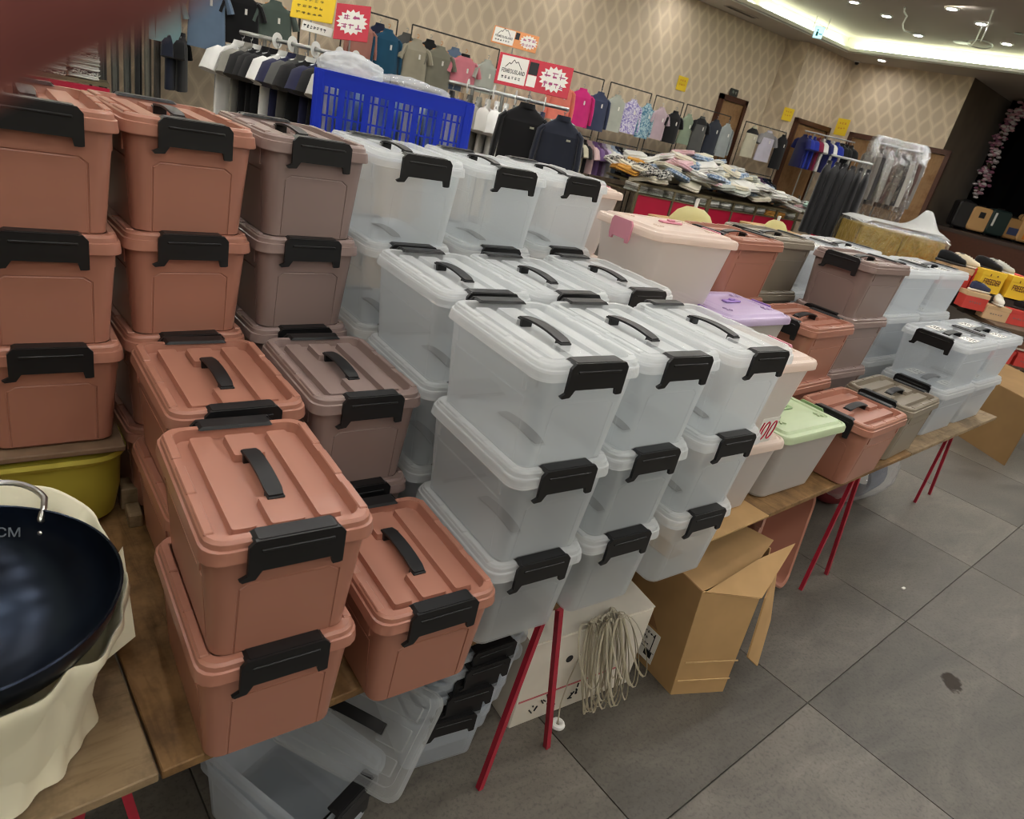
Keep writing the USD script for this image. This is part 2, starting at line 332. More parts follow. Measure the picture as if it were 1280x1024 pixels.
# recessed downlights
lens = revolve([(.0005, 0), (.055, 0), (.055, .012), (.0005, .012)], 20)
trim = mani(revolve([(.055, -.006), (.082, -.004), (.084, .008), (.055, .012)], 24))
trim = cat_([loft([np.stack([r * np.cos(a), r * np.sin(a), np.full(24, z)], 1) for r, z in ((.056, .012), (.056, -.004), (.07, -.007), (.084, -.002), (.084, .012))], False) for a in [np.linspace(0, 2 * np.pi, 24, endpoint=False)]])
def build_down(label, loc, rz, group):
    t = thing('downlight', label, 'ceiling light', loc, rz, group)
    obj('lens', lens, LAMPMAT, t, label='glowing white lens'); obj('trim_ring', trim, WHITE, t)
    return t
DL = Kit(build_down)
for lab, x, y, z in [('recessed downlight right of the exit sign, upper of the nearest pair', 9.975, 6.19, ZI), ('recessed downlight above the wrapped rack, below the one beside the hanging cable', 11.05, 6.25, ZI),
                  ('recessed downlight beside the hanging loop of cable', 10.19, 5.02, ZI), ('recessed downlight at the right edge below the cable loop', 11.26, 5.10, ZI),
                  ('recessed downlight at the top edge on the ceiling step, right one', 9.29, 4.98, ZI - .047), ('recessed downlight cut by the top edge, left of the others', 9.1, 6.16, ZI - .047),
                  ('recessed downlight in the soffit above the end wall with the double door', 11.95, 7.2, ZC)]:
    DL.put(lab, (x, y, z - .013), 0)
for i in range(0, 14):
    for j in range(-1, 11):
        if i < 3 and j in (0, 1): continue
        gx, gy = 11.05 - .99 * i, 6.22 - 1.16 * j
        if gy > 7.2 or (j < 0): continue
        DL.put('recessed downlight in the ceiling grid over the stalls, above the picture', (gx, gy, (ZI - .013 if gx > 9.25 else ZI - .06)), 0, 'downlights above the picture')
for gx in (-2, 0, 2, 4, 6, 8): DL.put('recessed downlight in the soffit along the clothes wall, above the picture', (gx, 7.85, ZC - .013), 0, 'soffit downlights above the picture')
# small ceiling fittings
e = thing('exit_sign', 'small hanging lit blue and green exit sign at the cove', 'sign', (10.25, 7.35, ZC + .03), -52)
obj('sign_box', box(.15, .03, .17, (0, 0, -.02), .006), WHITE, e); obj('lit_face', box(.13, .006, .15, (0, -.018, -.02)), emitter('exit_green', (.45, .85, .95), 1.6), e, label='lit pale blue face')
obj('running_figure', cat_([box(.03, .004, .06, (-.02, -.023, -.04)), box(.05, .004, .012, (.03, -.023, -.04)), box(.02, .004, .02, (-.02, -.023, .01))]), plain('exit_mark', (20, 110, 90), .6), e)
obj('hanger_rod', cat_([tube([(s, 0, .03), (s, 0, .2)], .006, 6) for s in (-.1, .1)]), CHROME, e)
d = thing('dome_camera', 'small black dome camera under the soffit by the pilaster', 'camera', (12.3, 8.0 - .15, ZC), 0)
obj('base', revolve([(.001, -.02), (.05, -.02), (.05, 0), (.001, 0)], 16), WHITE, d); obj('lens_dome', revolve([(.002, -.06), (.025, -.055), (.04, -.02), (.001, -.02)], 16), BLACK, d)
g = thing('air_grille', 'slotted grey air grille in the soffit above the long wall', 'vent', (9.1, 7.95, ZC), 0)
obj('grille_frame', box(.7, .12, .01, (0, 0, -.004)), CEIL, g); obj('slot', cat_([box(.64, .012, .006, (0, y, -.009)) for y in (-.03, 0, .03)]), DARKMETAL, g)
c = obj('ceiling_cable', tube([(9.32, 5.59, ZI - .05), (9.5, 5.68, ZI - .06), (9.84, 5.82, ZI - .035), (10.2, 6.05, ZI - .05), (10.5, 6.2, ZI - .04), (10.69, 6.28, ZI - .03), (10.87, 6.27, ZI - .02)], .010, 6), WHITE); tag(c, 'white cable hanging along the ceiling left of the lamp pair', 'cable')
c = obj('ceiling_cable', cat_([tube([(9.47, 4.60, ZI - .02), (10.3, 4.98, ZI - .06), (11.11, 5.38, ZI - .03)], .009, 6), tube([(9.9, 4.85, ZI - .05), (10.6, 5.2, ZI - .06), (11.05, 5.42, ZI - .03), (11.4, 5.62, ZI - .02)], .009, 6),
    tube([(11.3 + .24 * math.cos(a), 5.46 + .13 * math.sin(a), ZI - .03 - .02 * math.sin(a)) for a in np.linspace(0, 2 * np.pi, 22)], .009, 6)]), WHITE); tag(c, 'looped white cable hanging from the ceiling beside a downlight', 'cable')
for k_, (x_, y_) in enumerate(((11.4, 5.77), (10.664, 4.747))):
    c = thing('ceiling_patch', ('round pale cover plate on the ceiling left of the looped cable', 'small dark hole in the ceiling at the right edge')[k_], 'cover plate', (x_, y_, ZI), 0)
    obj('plate', revolve([(.001, -.008), (.11, -.006), (.12, 0), (.001, 0)] if k_ == 0 else [(.001, -.004), (.05, -.003), (.055, 0), (.001, 0)], 20), (WHITE, BLACK)[k_], c)
# doors
def door(name, o, x, w, h, label, leaves=1):
    t = thing(name, label, 'door', **KS); x = np.array(x, float); x /= np.linalg.norm(x); n = np.array([x[1], -x[0]])
    def place(m): return frame(m, (*o, 0), (*x, 0), (0, 0, 1))
    obj('door_frame', place(cat_([box(.07, h, .08, (.035, h / 2, .02)), box(.07, h, .08, (w - .035, h / 2, .02)), box(w, .08, .08, (w / 2, h - .04, .02))])), DARKWOOD, t)
    lw = (w - .14) / leaves
    for k in range(leaves):
        l = obj('leaf', place(box(lw - .006, h - .1, .035, (.07 + lw * (k + .5), (h - .08) / 2, .015), .004)), DOORWOOD, t)
        obj('handle', place(box(.02, .14, .05, (.07 + lw * (k + (.88 if k == 0 else .12)), 1.05, .05), .005)), STEEL, l)
    return t
door('door_1', (9.58, 8.295), (1, 0), .70, 2.40, 'narrow brown door in the long wallpapered wall under a small dark sign')
door('door_2', (11.28, 7.955), (1, .017), 1.10, 2.36, 'brown door in the pilaster face behind the rail of blue shirts')
door('door_3', (12.475, 7.57), (.195, -.98), 1.72, 2.36, 'wide brown double door behind the plastic wrapped rack', 2)
s = thing('door_sign', 'small dark sign plate above the narrow brown door', 'sign', (9.875, 8.27, 2.46), 0)
obj('plate', box(.2, .02, .11, (0, 0, 0), .003), plain('sign_dark', (52, 54, 50), .4), s)
obj('lettering', frame(glyphs(2, .06, .06, 3), (-.065, -.0115, -.03), (1, 0, 0), (0, 0, 1)), plain('sign_pale', (150, 160, 150), .5), s)
# stage: black opening, garland
obj('stage_curtain', loft([np.array([(14.75 + .05 * math.sin(k * 1.7), 6.16 - k * .12, z) for k in range(61)] + [(14.85, 6.16 - k * .12, z) for k in range(60, -1, -1)]) for z in (.9, 3.85)]), plain('black_curtain', (10, 10, 11), .95, .05), label='black stage curtain at the right edge behind the suitcases', cat='curtain')
st = thing('stage', 'low stage at the far right carrying the suitcases', 'stage', **KS)
obj('stage_deck', box(3.2, 9.6, .06, (14.75, 1.1, 1.17)), plain('stage_deck', (60, 46, 38), .6), st); obj('stage_front', box(.05, 9.6, 1.13, (13.19, 1.1, .575)), DARKWOOD, st)
gl = thing('flower_garland', 'pink and white blossom garland around the dark stage opening', 'garland', (14.3, 5.9, 1.25), 0)
pth = [np.array(p) for p in ((14.5, 5.93, 1.85), (14.5, 5.95, 2.44), (14.5, 5.98, 2.92), (14.5, 5.9, 3.28), (14.5, 5.6, 3.38), (14.5, 4.2, 3.40), (14.5, 2.5, 3.40))]
obj('vine', tube([p - np.array((14.3, 5.9, 1.25)) for p in pth], .03, 6), plain('vine', (70, 60, 44), .9), gl)
fl = {0: [], 1: [], 2: []}
petal = lambda r: trimesh.creation.icosphere(0, r)
for k in range(520):
    i = random.choice((0, 1, 2, 3, 4, 4, 5, 5)); q = random.random(); p = pth[i] * (1 - q) + pth[i + 1] * q - np.array((14.3, 5.9, 1.25)) + rng.normal(0, .055, 3)
    t = petal(random.uniform(.03, .055)); t.vertices *= (1, 1, .6); t.apply_translation(p); fl[k % 3].append(t)
for k, c in enumerate(((236, 186, 204), (246, 236, 238), (176, 110, 140))): obj('blossoms', cat_(fl[k]), plain(f'blossom_{k}', c, .8), gl, kind='stuff')

# ------------------------------------------------------------------ tables and trestles
TZ = .57
EA = math.atan(.0998)                     # the row of boards runs at a slight angle to the wall
ea, eb = np.array([math.cos(EA), math.sin(EA)]), np.array([-math.sin(EA), math.cos(EA)])
E0 = np.array([.12, .716])
def tp(u, v, z=0.): return (*(E0 + ea * u + eb * v), z)
def board(u0, u1, v0, v1, mat, label, z=TZ, th=.018):
    o = thing('plywood_board', label, 'board', tp((u0 + u1) / 2, (v0 + v1) / 2, z - th), math.degrees(EA))
    obj('panel', box(u1 - u0, v1 - v0, th, (0, 0, th / 2), .002), mat, o); return o
board(-1.5, -.004, 0, 1.45, PLY, 'greyish worn plywood board under the wok')
board(.0, .80, .0, 1.45, PLY2, 'amber stained plywood board under the front terracotta boxes')
board(.804, 1.66, .03, 1.45, PLY, 'plywood board under the clear front stacks')
board(1.664, 2.86, .0, 1.45, PLY2, 'amber board edge in front of the green lidded tub')
board(2.864, 4.10, .0, 1.45, PLY, 'pale board at the far right end of the stall')
c = thing('cardboard_sheet', 'flat brown cardboard sheet on the table under the pink lidded tubs', 'cardboard', tp(1.42, .2, TZ), math.degrees(EA))
obj('sheet', box(.50, .42, .005, (0, 0, .0025)), CARD, c)
def trestle(x, y, label, spread=.115, dep=.95):
    t = thing('trestle', label, 'table trestle', (x, y, 0), math.degrees(EA)); H = TZ - .02
    for s, v in ((-1, 0), (1, 0), (-1, dep), (1, dep)): obj('leg', bar((s * spread, v, 0), (s * .02, v + .03 * (1 if v == 0 else -1), H - .03), .014), RED, t)
    obj('top_rail', box(.045, dep + .02, .03, (0, dep / 2 + .01, H - .015), .003), RED, t)
    return t
trestle(.95, .815, 'red steel trestle with splayed legs in front of the white carton')
trestle(2.615, .99, 'red steel trestle behind the tilted terracotta tub')
trestle(4.11, 1.228, 'red steel trestle under the far right end of the stall')
trestle(.055, .765, 'red steel trestle under the board that carries the wok', .10)

# ------------------------------------------------------------------ lidded storage boxes
def box_meshes(W, L, hb, T, side_groove=False):
    r = .12 * W; out = {}
    a0, b0 = W - .18 * W, L - .17 * W; a1, b1 = W - .075 * W, L - .075 * W
    th = .0022
    rings = [rr(a0 - .012, b0 - .012, r * .8, 0), rr(a0, b0, r * .8, .006), rr(a1, b1, r * .95, hb - .004), rr(a1 + .004, b1 + .004, r * .95, hb), rr(a1 - 2 * th, b1 - 2 * th, r * .9, hb), rr(a0 - 2 * th, b0 - 2 * th, r * .75, .008), rr(a0 - .018, b0 - .018, r * .75, .003)]
    body = mani(loft(rings))
    cut = []
    def groove(pts):
        for p, q in zip(pts[:-1], pts[1:]):
            s = [trimesh.creation.icosphere(0, .0021) for _ in range(2)]; s[0].apply_translation(p); s[1].apply_translation(q); cut.append(hull(np.vstack([s[0].vertices, s[1].vertices])))
    for sg in (-1, 1):
        f = lambda z: sg * (b0 + (b1 - b0) * z / hb) / 2
        w = .29 * W
        groove([(-w, f(.04 * hb), .04 * hb), (-w, f(.70 * hb), .70 * hb), (-w + .012, f(.75 * hb), .75 * hb), (w - .012, f(.75 * hb), .75 * hb), (w, f(.70 * hb), .70 * hb), (w, f(.04 * hb), .04 * hb)])
        f2 = lambda z: sg * (a0 + (a1 - a0) * z / hb) / 2
        w = .36 * L
        groove([(f2(.04 * hb), -w, .04 * hb), (f2(.75 * hb), -w, .75 * hb), (f2(.75 * hb), w, .75 * hb), (f2(.04 * hb), w, .04 * hb)])
    body = body - m3.Manifold.batch_boolean([mani(c) for c in cut], m3.OpType.Add)
    # small gussets under the rim at the corners
    gs = [box(.004, .010, .030, (sx * (a1 / 2 - .001), sy * (b1 / 2 - r - .012), hb - .017)) for sx in (-1, 1) for sy in (-1, 1)]
    out['body'] = cat_([tm(body)] + gs)
    z1 = hb + T
    zf = z1 - .52 * T
    sk = loft([rr(W - .001, L - .001, r, hb), rr(W, L, r, hb + .002), rr(W - .004, L - .004, r, hb + .60 * T), rr(W - .010, L - .010, r, hb + .64 * T), rr(W - .012, L - .012, r, z1 - .004), rr(W - .020, L - .020, r * .9, z1)])
    rec = loft([rr(W - .21 * W, L - .21 * W, r * .6, zf), rr(W - .175 * W, L - .175 * W, r * .75, z1 + .001)])
    cav = loft([rr(W - .006, L - .006, r, hb - .001), rr(W - .012, L - .012, r, zf - .003)])
    lid = mani(sk) - mani(rec) - mani(cav)
    adds = []
    ry = L - .30 * W
    h = .36 * T
    def rib(cx, cy, w, l):
        adds.append(mani(loft([rr(w, l, .004, zf - .001, 3, cx, cy), rr(w - .004, l - .004, .004, zf + h, 3, cx, cy)])))
    for s in (-1, 1):
        rib(s * .245 * W, 0, .15 * W, ry)
        rib(0, s * (.175 * L + ry / 2) / 2, .21 * W, ry / 2 - .175 * L)
        for q in (-1, 0, 1):   # pads along the long sides
            adds.append(mani(box(.055 * W, .225 * L, .005, (s * (W / 2 - .063 * W), q * .295 * L, z1 - .0005), .0015)))
    lid = lid + m3.Manifold.batch_boolean(adds, m3.OpType.Add)
    out['lid'] = tm(lid)
    out['recess'] = tm(m3.Manifold()) if 0 else None
    # latch: plate with flange over the rim and two hooks below
    lw = .27 * W; zb = hb - .40 * T
    hk = .060 * W; drop = .088 * W
    out_l = [(-lw, z1 - .006), (-lw + .008, z1 + .003), (lw - .008, z1 + .003), (lw, z1 - .006), (lw, zb - drop * .55), (lw - .005, zb - drop * .62), (lw - hk, zb - drop * .62), (lw - hk - .003, zb), (-lw + hk + .004, zb), (-lw + hk - .004, zb - drop * .62), (-lw - .006, zb - drop * .7), (-lw - .010, zb - drop * .5), (-lw, zb - drop * .25)]
    pl = poly(out_l, .006); pl.apply_translation((0, -L / 2 - .0055, 0))
    fl = loft([rr(2 * lw - .012, .028, .004, z1 - .001, 3, 0, -L / 2 + .011), rr(2 * lw - .024, .024, .003, z1 + .004, 3, 0, -L / 2 + .010)])
    rib_ = box(2 * lw - .03, .003, .004, (0, -L / 2 - .006, z1 - .012), .001)
    out['latch'] = cat_([pl, fl, rib_])
    # strap handle
    P = []; n = 11; hl = .205 * L; hw = .052 * W
    for k in range(n):
        s = k / (n - 1) * 2 - 1; z = zf + h + .001 + .20 * T * (1 - s * s) ; w = hw * (1 if abs(s) < .82 else .82)
        P.append(np.array([(-w, s * hl, z), (w, s * hl, z), (w, s * hl, z + .004), (-w, s * hl, z + .004)]))
    foot = [box(2 * hw, .018, h + .004, (0, s * (hl - .006), zf + (h + .002) / 2), .001) for s in (-1, 1)]
    out['handle'] = cat_([loft(P)] + foot)
    return out
def spin(t):
    t = t.copy(); t.vertices = np.asarray(t.vertices) * (-1, -1, 1); return t
def box_kit(W, L, hb, T, name, body, lid, latch=BLACK, handle=BLACK, cat='storage box', printed=False):
    M = box_meshes(W, L, hb, T)
    def build(label, loc, rz, group):
        t = thing(name, label, cat, loc, rz, group)
        obj('body', M['body'], body, t); l = obj('lid', M['lid'], lid, t); obj('latch', M['latch'], latch, t, label='black snap latch'); obj('latch', spin(M['latch']), latch, t)
        obj('handle', M['handle'], handle, l, label='black arched carry handle')
        if printed:
            for sg in (-1, 1):
                zz = hb + T - .52 * T + .36 * T
                obj('lid_label', box(.06, .11, .001, (sg * .245 * W - .0 * sg, 0, zz + .0008)), PAPERW, l, label='white printed card on the lid')
                g_ = glyphs(4, .011, .014, 7 + sg); g_.apply_translation((-.028, .01, 0)); g2 = glyphs(3, .014, .02, 17 + sg); g2.apply_translation((-.026, -.03, 0)); gg = cat_([g_, g2]); gg.apply_translation((sg * .245 * W, 0, zz + .0015))
                obj('label_print', gg, INK, l)
        return t
    return Kit(build)
SW, SL, SHB, STT, SP = .23, .3136, .171, .031, .198
KT = box_kit(SW, SL, SHB, STT, 'storage_box', TERRA, TERRA)
KG = box_kit(SW, SL, SHB, STT, 'storage_box', TAUPE, TAUPE)
KC = box_kit(SW, SL, SHB, STT, 'storage_box', CLEAR, CLEARLID)
def corner(x, y, th, w, l):
    c, s = math.cos(th), math.sin(th); return x + w / 2 * c - l / 2 * s, y + w / 2 * s + l / 2 * c
def small(kit, label, x, y, th, k, base=TZ):
    cx, cy = corner(x, y, th, SW, SL); return kit.put(label, (cx, cy, base + (k - 1) * SP), math.degrees(th))
LV = {1: 'lowest', 2: 'second from bottom', 3: 'third from bottom', 4: 'topmost'}
small(KT, 'terracotta lidded box, upper of the front pair beside the wok', .155, .683, .012, 2); small(KT, 'terracotta lidded box, lower of the front pair overhanging the table edge', .155, .683, .02, 1)
small(KT, 'single terracotta lidded box between the front terracotta pair and the clear stacks', .409, .683, .011, 1)
small(KT, 'terracotta lidded box whose lid shows just behind the upper front box', .178, 1.026, .05, 2); small(KT, 'terracotta box mostly hidden below, behind the front pair', .178, 1.026, .05, 1)
for k, l in ((4, 'topmost terracotta box of the second tall stack from the left'), (3, 'terracotta box second from top in the second tall stack from the left'), (2, 'terracotta box third from top in the second tall stack, lid rim just visible'), (1, 'terracotta box at the hidden foot of the second tall stack')): small(KT, l, .163, 1.345, .115, k)
for k, l in ((4, 'topmost terracotta box of the leftmost tall stack'), (3, 'middle terracotta box of the leftmost tall stack'), (2, 'lowest terracotta box of the leftmost stack, on the board over the yellow tub')): small(KT, l, -.072, 1.298, .045, k)
for k, l in ((4, 'topmost taupe grey box of the tall taupe stack'), (3, 'taupe grey box second from top in the tall taupe stack'), (2, 'taupe grey box third from top in the tall stack'), (1, 'taupe grey box at the hidden foot of the tall stack')): small(KG, l, .403, 1.385, .09, k)
small(KG, 'taupe grey lidded box with full lid showing, in front of the tall taupe stack', .415, 1.041, .035, 2); small(KG, 'taupe grey box below, only its latch showing behind the single terracotta box', .415, 1.041, .035, 1)
for c_, (x, y, th, nm) in enumerate(((.643, .729, .0, 'left'), (.876, .737, .008, 'middle'), (1.140, .745, .02, 'right'))):
    for k in (3, 2, 1): small(KC, f'clear lidded box, {("", "bottom", "middle", "top")[k]} of the {nm} front stack of clear boxes', x, y, th, k)
for x, y, th, nm in ((.652, 1.070, .01, 'left'), (.893, 1.085, .02, 'middle'), (1.165, 1.135, .02, 'right')):
    for k in (3, 2, 1): small(KC, f'clear lidded box, {("", "bottom", "middle", "top")[k]} of the {nm} stack in the second clear row', x, y, th, k)
for x, y, th, nm in ((.645, 1.405, .02, 'left'), (.925, 1.455, .02, 'middle'), (1.198, 1.515, .02, 'right')):
    for k in (4, 3, 2, 1): small(KC, f'clear lidded box, {("", "bottom", "second", "third", "top")[k]} of the {nm} tall stack in the rear clear row', x, y, th, k)
s = obj('price_sticker', box(.05, .035, .0006, (0, 0, 0)), PAPERW); UsdGeom.Xformable(s).AddTranslateOp().Set(Gf.Vec3d(.752, .865, TZ + .1865)); UsdGeom.Xformable(s).AddRotateZOp().Set(20.); tag(s, 'small white paper slip on the lid of the bottom left clear box', 'paper slip')

# large boxes at the right, turned a quarter
BW, BL, BHB, BTT, BP = .271, .37, .202, .0366, .225
LT = box_kit(BW, BL, BHB, BTT, 'large_storage_box', TERRA, TERRA)
LG = box_kit(BW, BL, BHB, BTT, 'large_storage_box', TAUPE, TAUPE)
LO = box_kit(BW, BL, BHB, BTT, 'large_storage_box', OLIVE, OLIVE)
KW, KL, KHB, KTT, KP = .29, .43, .192, .036, .215
KK = box_kit(KW, KL, KHB, KTT, 'large_storage_box', clear('clear_large_body', (240, 244, 248), .24, .7), clear('clear_large_lid', (244, 246, 247), .46, .82), printed=True)
def large(kit, label, x, y, th, k, w=BL, l=BW, p=BP):
    cx, cy = corner(x, y, th, w, l); return kit.put(label, (cx, cy, TZ + (k - 1) * p), math.degrees(th) + 90)
large(LT, 'large terracotta box on the table edge beside the green lidded tub', 2.245, .892, .119, 1)
large(LT, 'large terracotta box in the middle right, beside the lavender lid', 2.26, 1.215, .118, 2); large(LT, 'large terracotta box hidden under the one beside the lavender lid', 2.26, 1.215, .118, 1)
for k, l in ((3, 'highest large terracotta box, right of the big pink lidded tub'), (2, 'large terracotta box under the highest one'), (1, 'large terracotta box at the foot of the highest stack')): large(LT, l, 2.06, 1.50, .125, k)
large(LO, 'olive grey box at the table edge next to the front large terracotta box', 2.681, .961, .139, 1)
for k, l in ((3, 'highest taupe box of the right stack, dark latch on its left side'), (2, 'taupe box under the highest one of the right stack'), (1, 'taupe box at the foot of the right stack')): large(LG, l, 2.67, 1.312, .07, k)
for k, l in ((3, 'olive grey lid behind the highest large terracotta box'), (2, 'olive grey box hidden second in the back stack'), (1, 'olive grey box hidden at the foot of the back stack')): large(LO, l, 2.46, 1.63, .09, k)
def largek(label, x, y, th, k): large(KK, label, x, y, th, k, KL, KW, KP)
for k, a in ((1, 'lower'), (2, 'upper')):
    largek(f'{a} large clear box of the left pair at the right end of the stall', 3.205, 1.062, .09, k)
    largek(f'{a} large clear box of the right pair at the far end of the stall', 3.645, 1.105, .09, k)
for x, y, nm in ((3.19, 1.42, 'behind the left pair'), (3.635, 1.465, 'with its end facing the shoe stall')):
    for k in (3, 2, 1): largek(f'{("", "bottom", "middle", "top")[k]} large clear box of the rear stack {nm}', x, y, .09, k)
for x, y, nm in ((2.86, 1.72, 'nearest the olive lid'), (3.31, 1.78, 'in front of the yellow wrapped cartons')):
    for k in (3, 2, 1): largek(f'{("", "bottom", "middle", "top")[k]} large clear box of the back row {nm}', x, y, .09, k)

# ------------------------------------------------------------------ tubs with coloured lids
UW, UL, UHB = .39, .29, .215
def tub_kit(lidmat, clip, body=FROST):
    r = .035
    b0, b1 = (UW - .075, UL - .065), (UW - .026, UL - .026)
    bd = loft([rr(b0[0] - .02, b0[1] - .02, r, 0), rr(b0[0], b0[1], r, .008), rr(b1[0], b1[1], r, UHB - .006), rr(b1[0], b1[1], r, UHB), rr(b1[0] - .006, b1[1] - .006, r, UHB), rr(b0[0] - .006, b0[1] - .006, r, .010), rr(b0[0] - .03, b0[1] - .03, r, .004)])
    ri = [(0, UHB), (.0, UHB + .002), (.002, UHB + .018), (.010, UHB + .024), (.026, UHB + .026), (.030, UHB + .023), (.044, UHB + .023), (.056, UHB + .031), (.110, UHB + .034), (.114, UHB + .030), (.170, UHB + .030), (.18, UHB + .033)]
    lidm = loft([rr(UW - .004, UL - .004, r, UHB + .0)] + [rr(UW - i, UL - i, max(r - i / 3, .008), z) for i, z in ri[1:]] )
    under = mani(loft([rr(UW - .008, UL - .008, r, UHB - .001), rr(UW - .012, UL - .012, r, UHB + .015)]))
    lidm = tm(mani(lidm) - under)
    star = []
    for sx in (-1, 1):
        for sy in (-1, 1):
            for q in range(2):
                t = box(.034, .007, .005, (0, 0, 0), .001); t.apply_transform(trimesh.transformations.rotation_matrix(q * math.pi / 2 + .6, (0, 0, 1))); t.apply_translation((sx * .115, sy * .065, UHB + .0335)); star.append(t)
    hd = cat_([box(.09, .022, .006, (0, 0, UHB + .037), .002), box(.03, .012, .006, (0, 0, UHB + .043), .002)])
    cp = []
    for z, y in ((UHB + .030, -.012), (UHB + .028, .004), (UHB + .0, .006), (UHB - .03, -.002)): cp.append((y, z))
    clipm = poly([(-.045, UHB - .02), (-.045, UHB + .02), (-.038, UHB + .031), (.038, UHB + .031), (.045, UHB + .02), (.045, UHB - .02), (.04, UHB - .034), (.03, UHB - .034), (.028, UHB - .024), (-.028, UHB - .024), (-.03, UHB - .034), (-.04, UHB - .034)], .007)
    clipm.apply_translation((0, -.0035, 0)); V = np.array(clipm.vertices); clipm.vertices = np.stack([V[:, 1] - UW / 2 - .003, -V[:, 0], V[:, 2]], 1)
    def build(label, loc, rz, group):
        t = thing('lidded_tub', label, 'storage tub', loc, rz, group)
        obj('body', bd, body, t); l = obj('lid', lidm, lidmat, t); obj('embossed_star', cat_(star), lidmat, l); obj('lid_handle', hd, clip, l)
        obj('clip', clipm, clip, t); obj('clip', spin(clipm), clip, t); return t
    return Kit(build)
UP, ULV, UG = tub_kit(PINK, PINKCLIP), tub_kit(LAV, plain('violet_clip', (150, 120, 190), .35)), tub_kit(GREEN, plain('green_clip', (130, 160, 110), .35))
def tub(kit, label, x, y, th, z, w=UW, l=UL):
    cx, cy = corner(x, y, th, w, l); return kit.put(label, (cx, cy, z), math.degrees(th))
UPI = .248
tub(UG, 'frosted tub with pale green lid on the front edge of the table', 1.795, .915, .06, TZ)
tub(UP, 'frosted tub with pale pink lid on the cardboard, below the tub with the price paper', 1.39, .890, .03, TZ + .006)
tub(UP, 'frosted tub with pale pink lid and handwritten price paper, next to the green lid', 1.385, .885, .04, TZ + .006 + UPI)
tub(ULV, 'frosted tub with lavender lid behind the pink lidded tubs', 1.80, 1.235, .08, TZ + UPI); tub(UP, 'frosted pink lidded tub hidden under the lavender lidded tub', 1.80, 1.235, .08, TZ)
tub(UP, 'large frosted tub with pink lid and pink clip standing highest', 1.475, 1.345, -.02, 1.035)
o = thing('carton', 'plain carton hidden under the highest pink lidded tub', 'carton', (1.66, 1.50, TZ), 0); obj('panel', box(.33, .25, .463, (0, 0, .2315), .004), CARD, o)
tub(UP, 'pink lidded tub behind the rear right clear stack', 1.45, 1.87, .0, TZ + 2 * UPI)
for k in (0, 1): tub(UP, ('pink lidded tub hidden at the foot of the rear stack', 'pink lidded tub hidden second in the rear stack')[k], 1.45, 1.87, .0, TZ + k * UPI)
# handwritten price paper on the second pink tub
pp = thing('price_paper', 'white paper with handwritten 100 on the front of a pink lidded tub', 'price sign', (1.598, .888, TZ + .268), 2.3)
tilt = lambda m: frame(m, (0, 0, 0), (1, 0, 0), (0, -.10, 1))
obj('sheet', tilt(box(.085, .08, .0008, (0, .04, 0))), PAPERW, pp)
one = [tube([(-.036, .012, .0012), (-.028, .068, .0012)], .002, 5)]
for cx in (-.008, .025): one.append(tube([(cx + .011 * math.cos(a) + .08 * (.03 * math.sin(a)), .04 + .028 * math.sin(a), .0012) for a in np.linspace(0, 2 * np.pi, 18)], .002, 5))
obj('lettering', tilt(cat_(one)), INKR, pp, label='red handwritten figures 100')

# ------------------------------------------------------------------ left: raised board, yellow tub, wok
o = thing('yellow_tub', 'yellow plastic tub under the raised board at the left', 'tub', (-.02, 1.45, TZ), 3)
obj('shell', loft([rr(.26, .22, .05, 0, 8), rr(.31, .27, .06, .02, 8), rr(.33, .29, .065, .08, 8), rr(.335, .295, .065, .172, 8), rr(.31, .27, .06, .178, 8)]), YELLOW, o); obj('rim', loft([rr(.345, .305, .066, .158, 8), rr(.352, .312, .068, .166, 8), rr(.345, .305, .066, .174, 8)], True), YELLOW, o)
o = thing('raised_board', 'thin dark edged board under the leftmost terracotta stack', 'board', (-.085, 1.572, TZ + .179), 2.6)
obj('panel', box(.45, .56, .012, (0, 0, .012), .002), plain('raised_board', (120, 96, 74), .7, var=.15), o)
for k, (x, y, z, s) in enumerate(((.166, 1.40, TZ, .032), (.168, 1.33, TZ, .026))):
    o = obj('wood_block', box(s, .05, .05 if k == 0 else .03, (x - 0, y, z + (.025 if k == 0 else .015)), .002), PLY); tag(o, ('pale wood block beside the yellow tub, farther one', 'pale wood block beside the yellow tub, nearer one')[k], 'wood block')
WC, WR, WZ = (-.086, .842), .176, .848
wk = thing('wok', 'dark blue carbon steel wok nested in cream paper', 'wok', (*WC, WZ), 0)
prof = []
for k in range(15):
    a = math.radians(90 * (1 - k / 14)); prof.append((WR * math.sin(a) if k < 14 else .002, -.115 * math.cos(a)))
inn = [(max(r - .0018, .001), z + .0018) for r, z in prof][::-1]
n = 64; aa = np.linspace(0, 2 * np.pi, n, endpoint=False)
def rings_of(pr): return [np.stack([r * np.cos(aa), r * np.sin(aa), np.full(n, z)], 1) for r, z in pr]
prof_o = prof[::-1]
wt = loft(rings_of(prof_o + [(WR + .002, .001), (WR, .003)] + inn[::-1]), True)
TILT = trimesh.transformations.rotation_matrix(math.radians(1.5), (1, .3, 0))
def wt_(t): t = t.copy(); t.apply_transform(TILT); return t
obj('bowl', wt_(wt), WOKMAT, wk)
def onrim(a, dr, z): return np.array([(WR + dr) * math.cos(a), (WR + dr) * math.sin(a), z])
A0, A1 = math.radians(57), math.radians(92)
hp = [onrim(A0, -.006, -.012)] + [onrim(A0 + (A1 - A0) * s, .004 + .034 * max(math.sin(math.pi * s), 0) ** .5, .004 + .012 * math.sin(math.pi * s)) for s in np.linspace(0, 1, 15)] + [onrim(A1, -.006, -.012)]
obj('loop_handle', wt_(tube(hp, .0045, 8)), STEEL, wk, label='bright steel loop handle')
rv = []
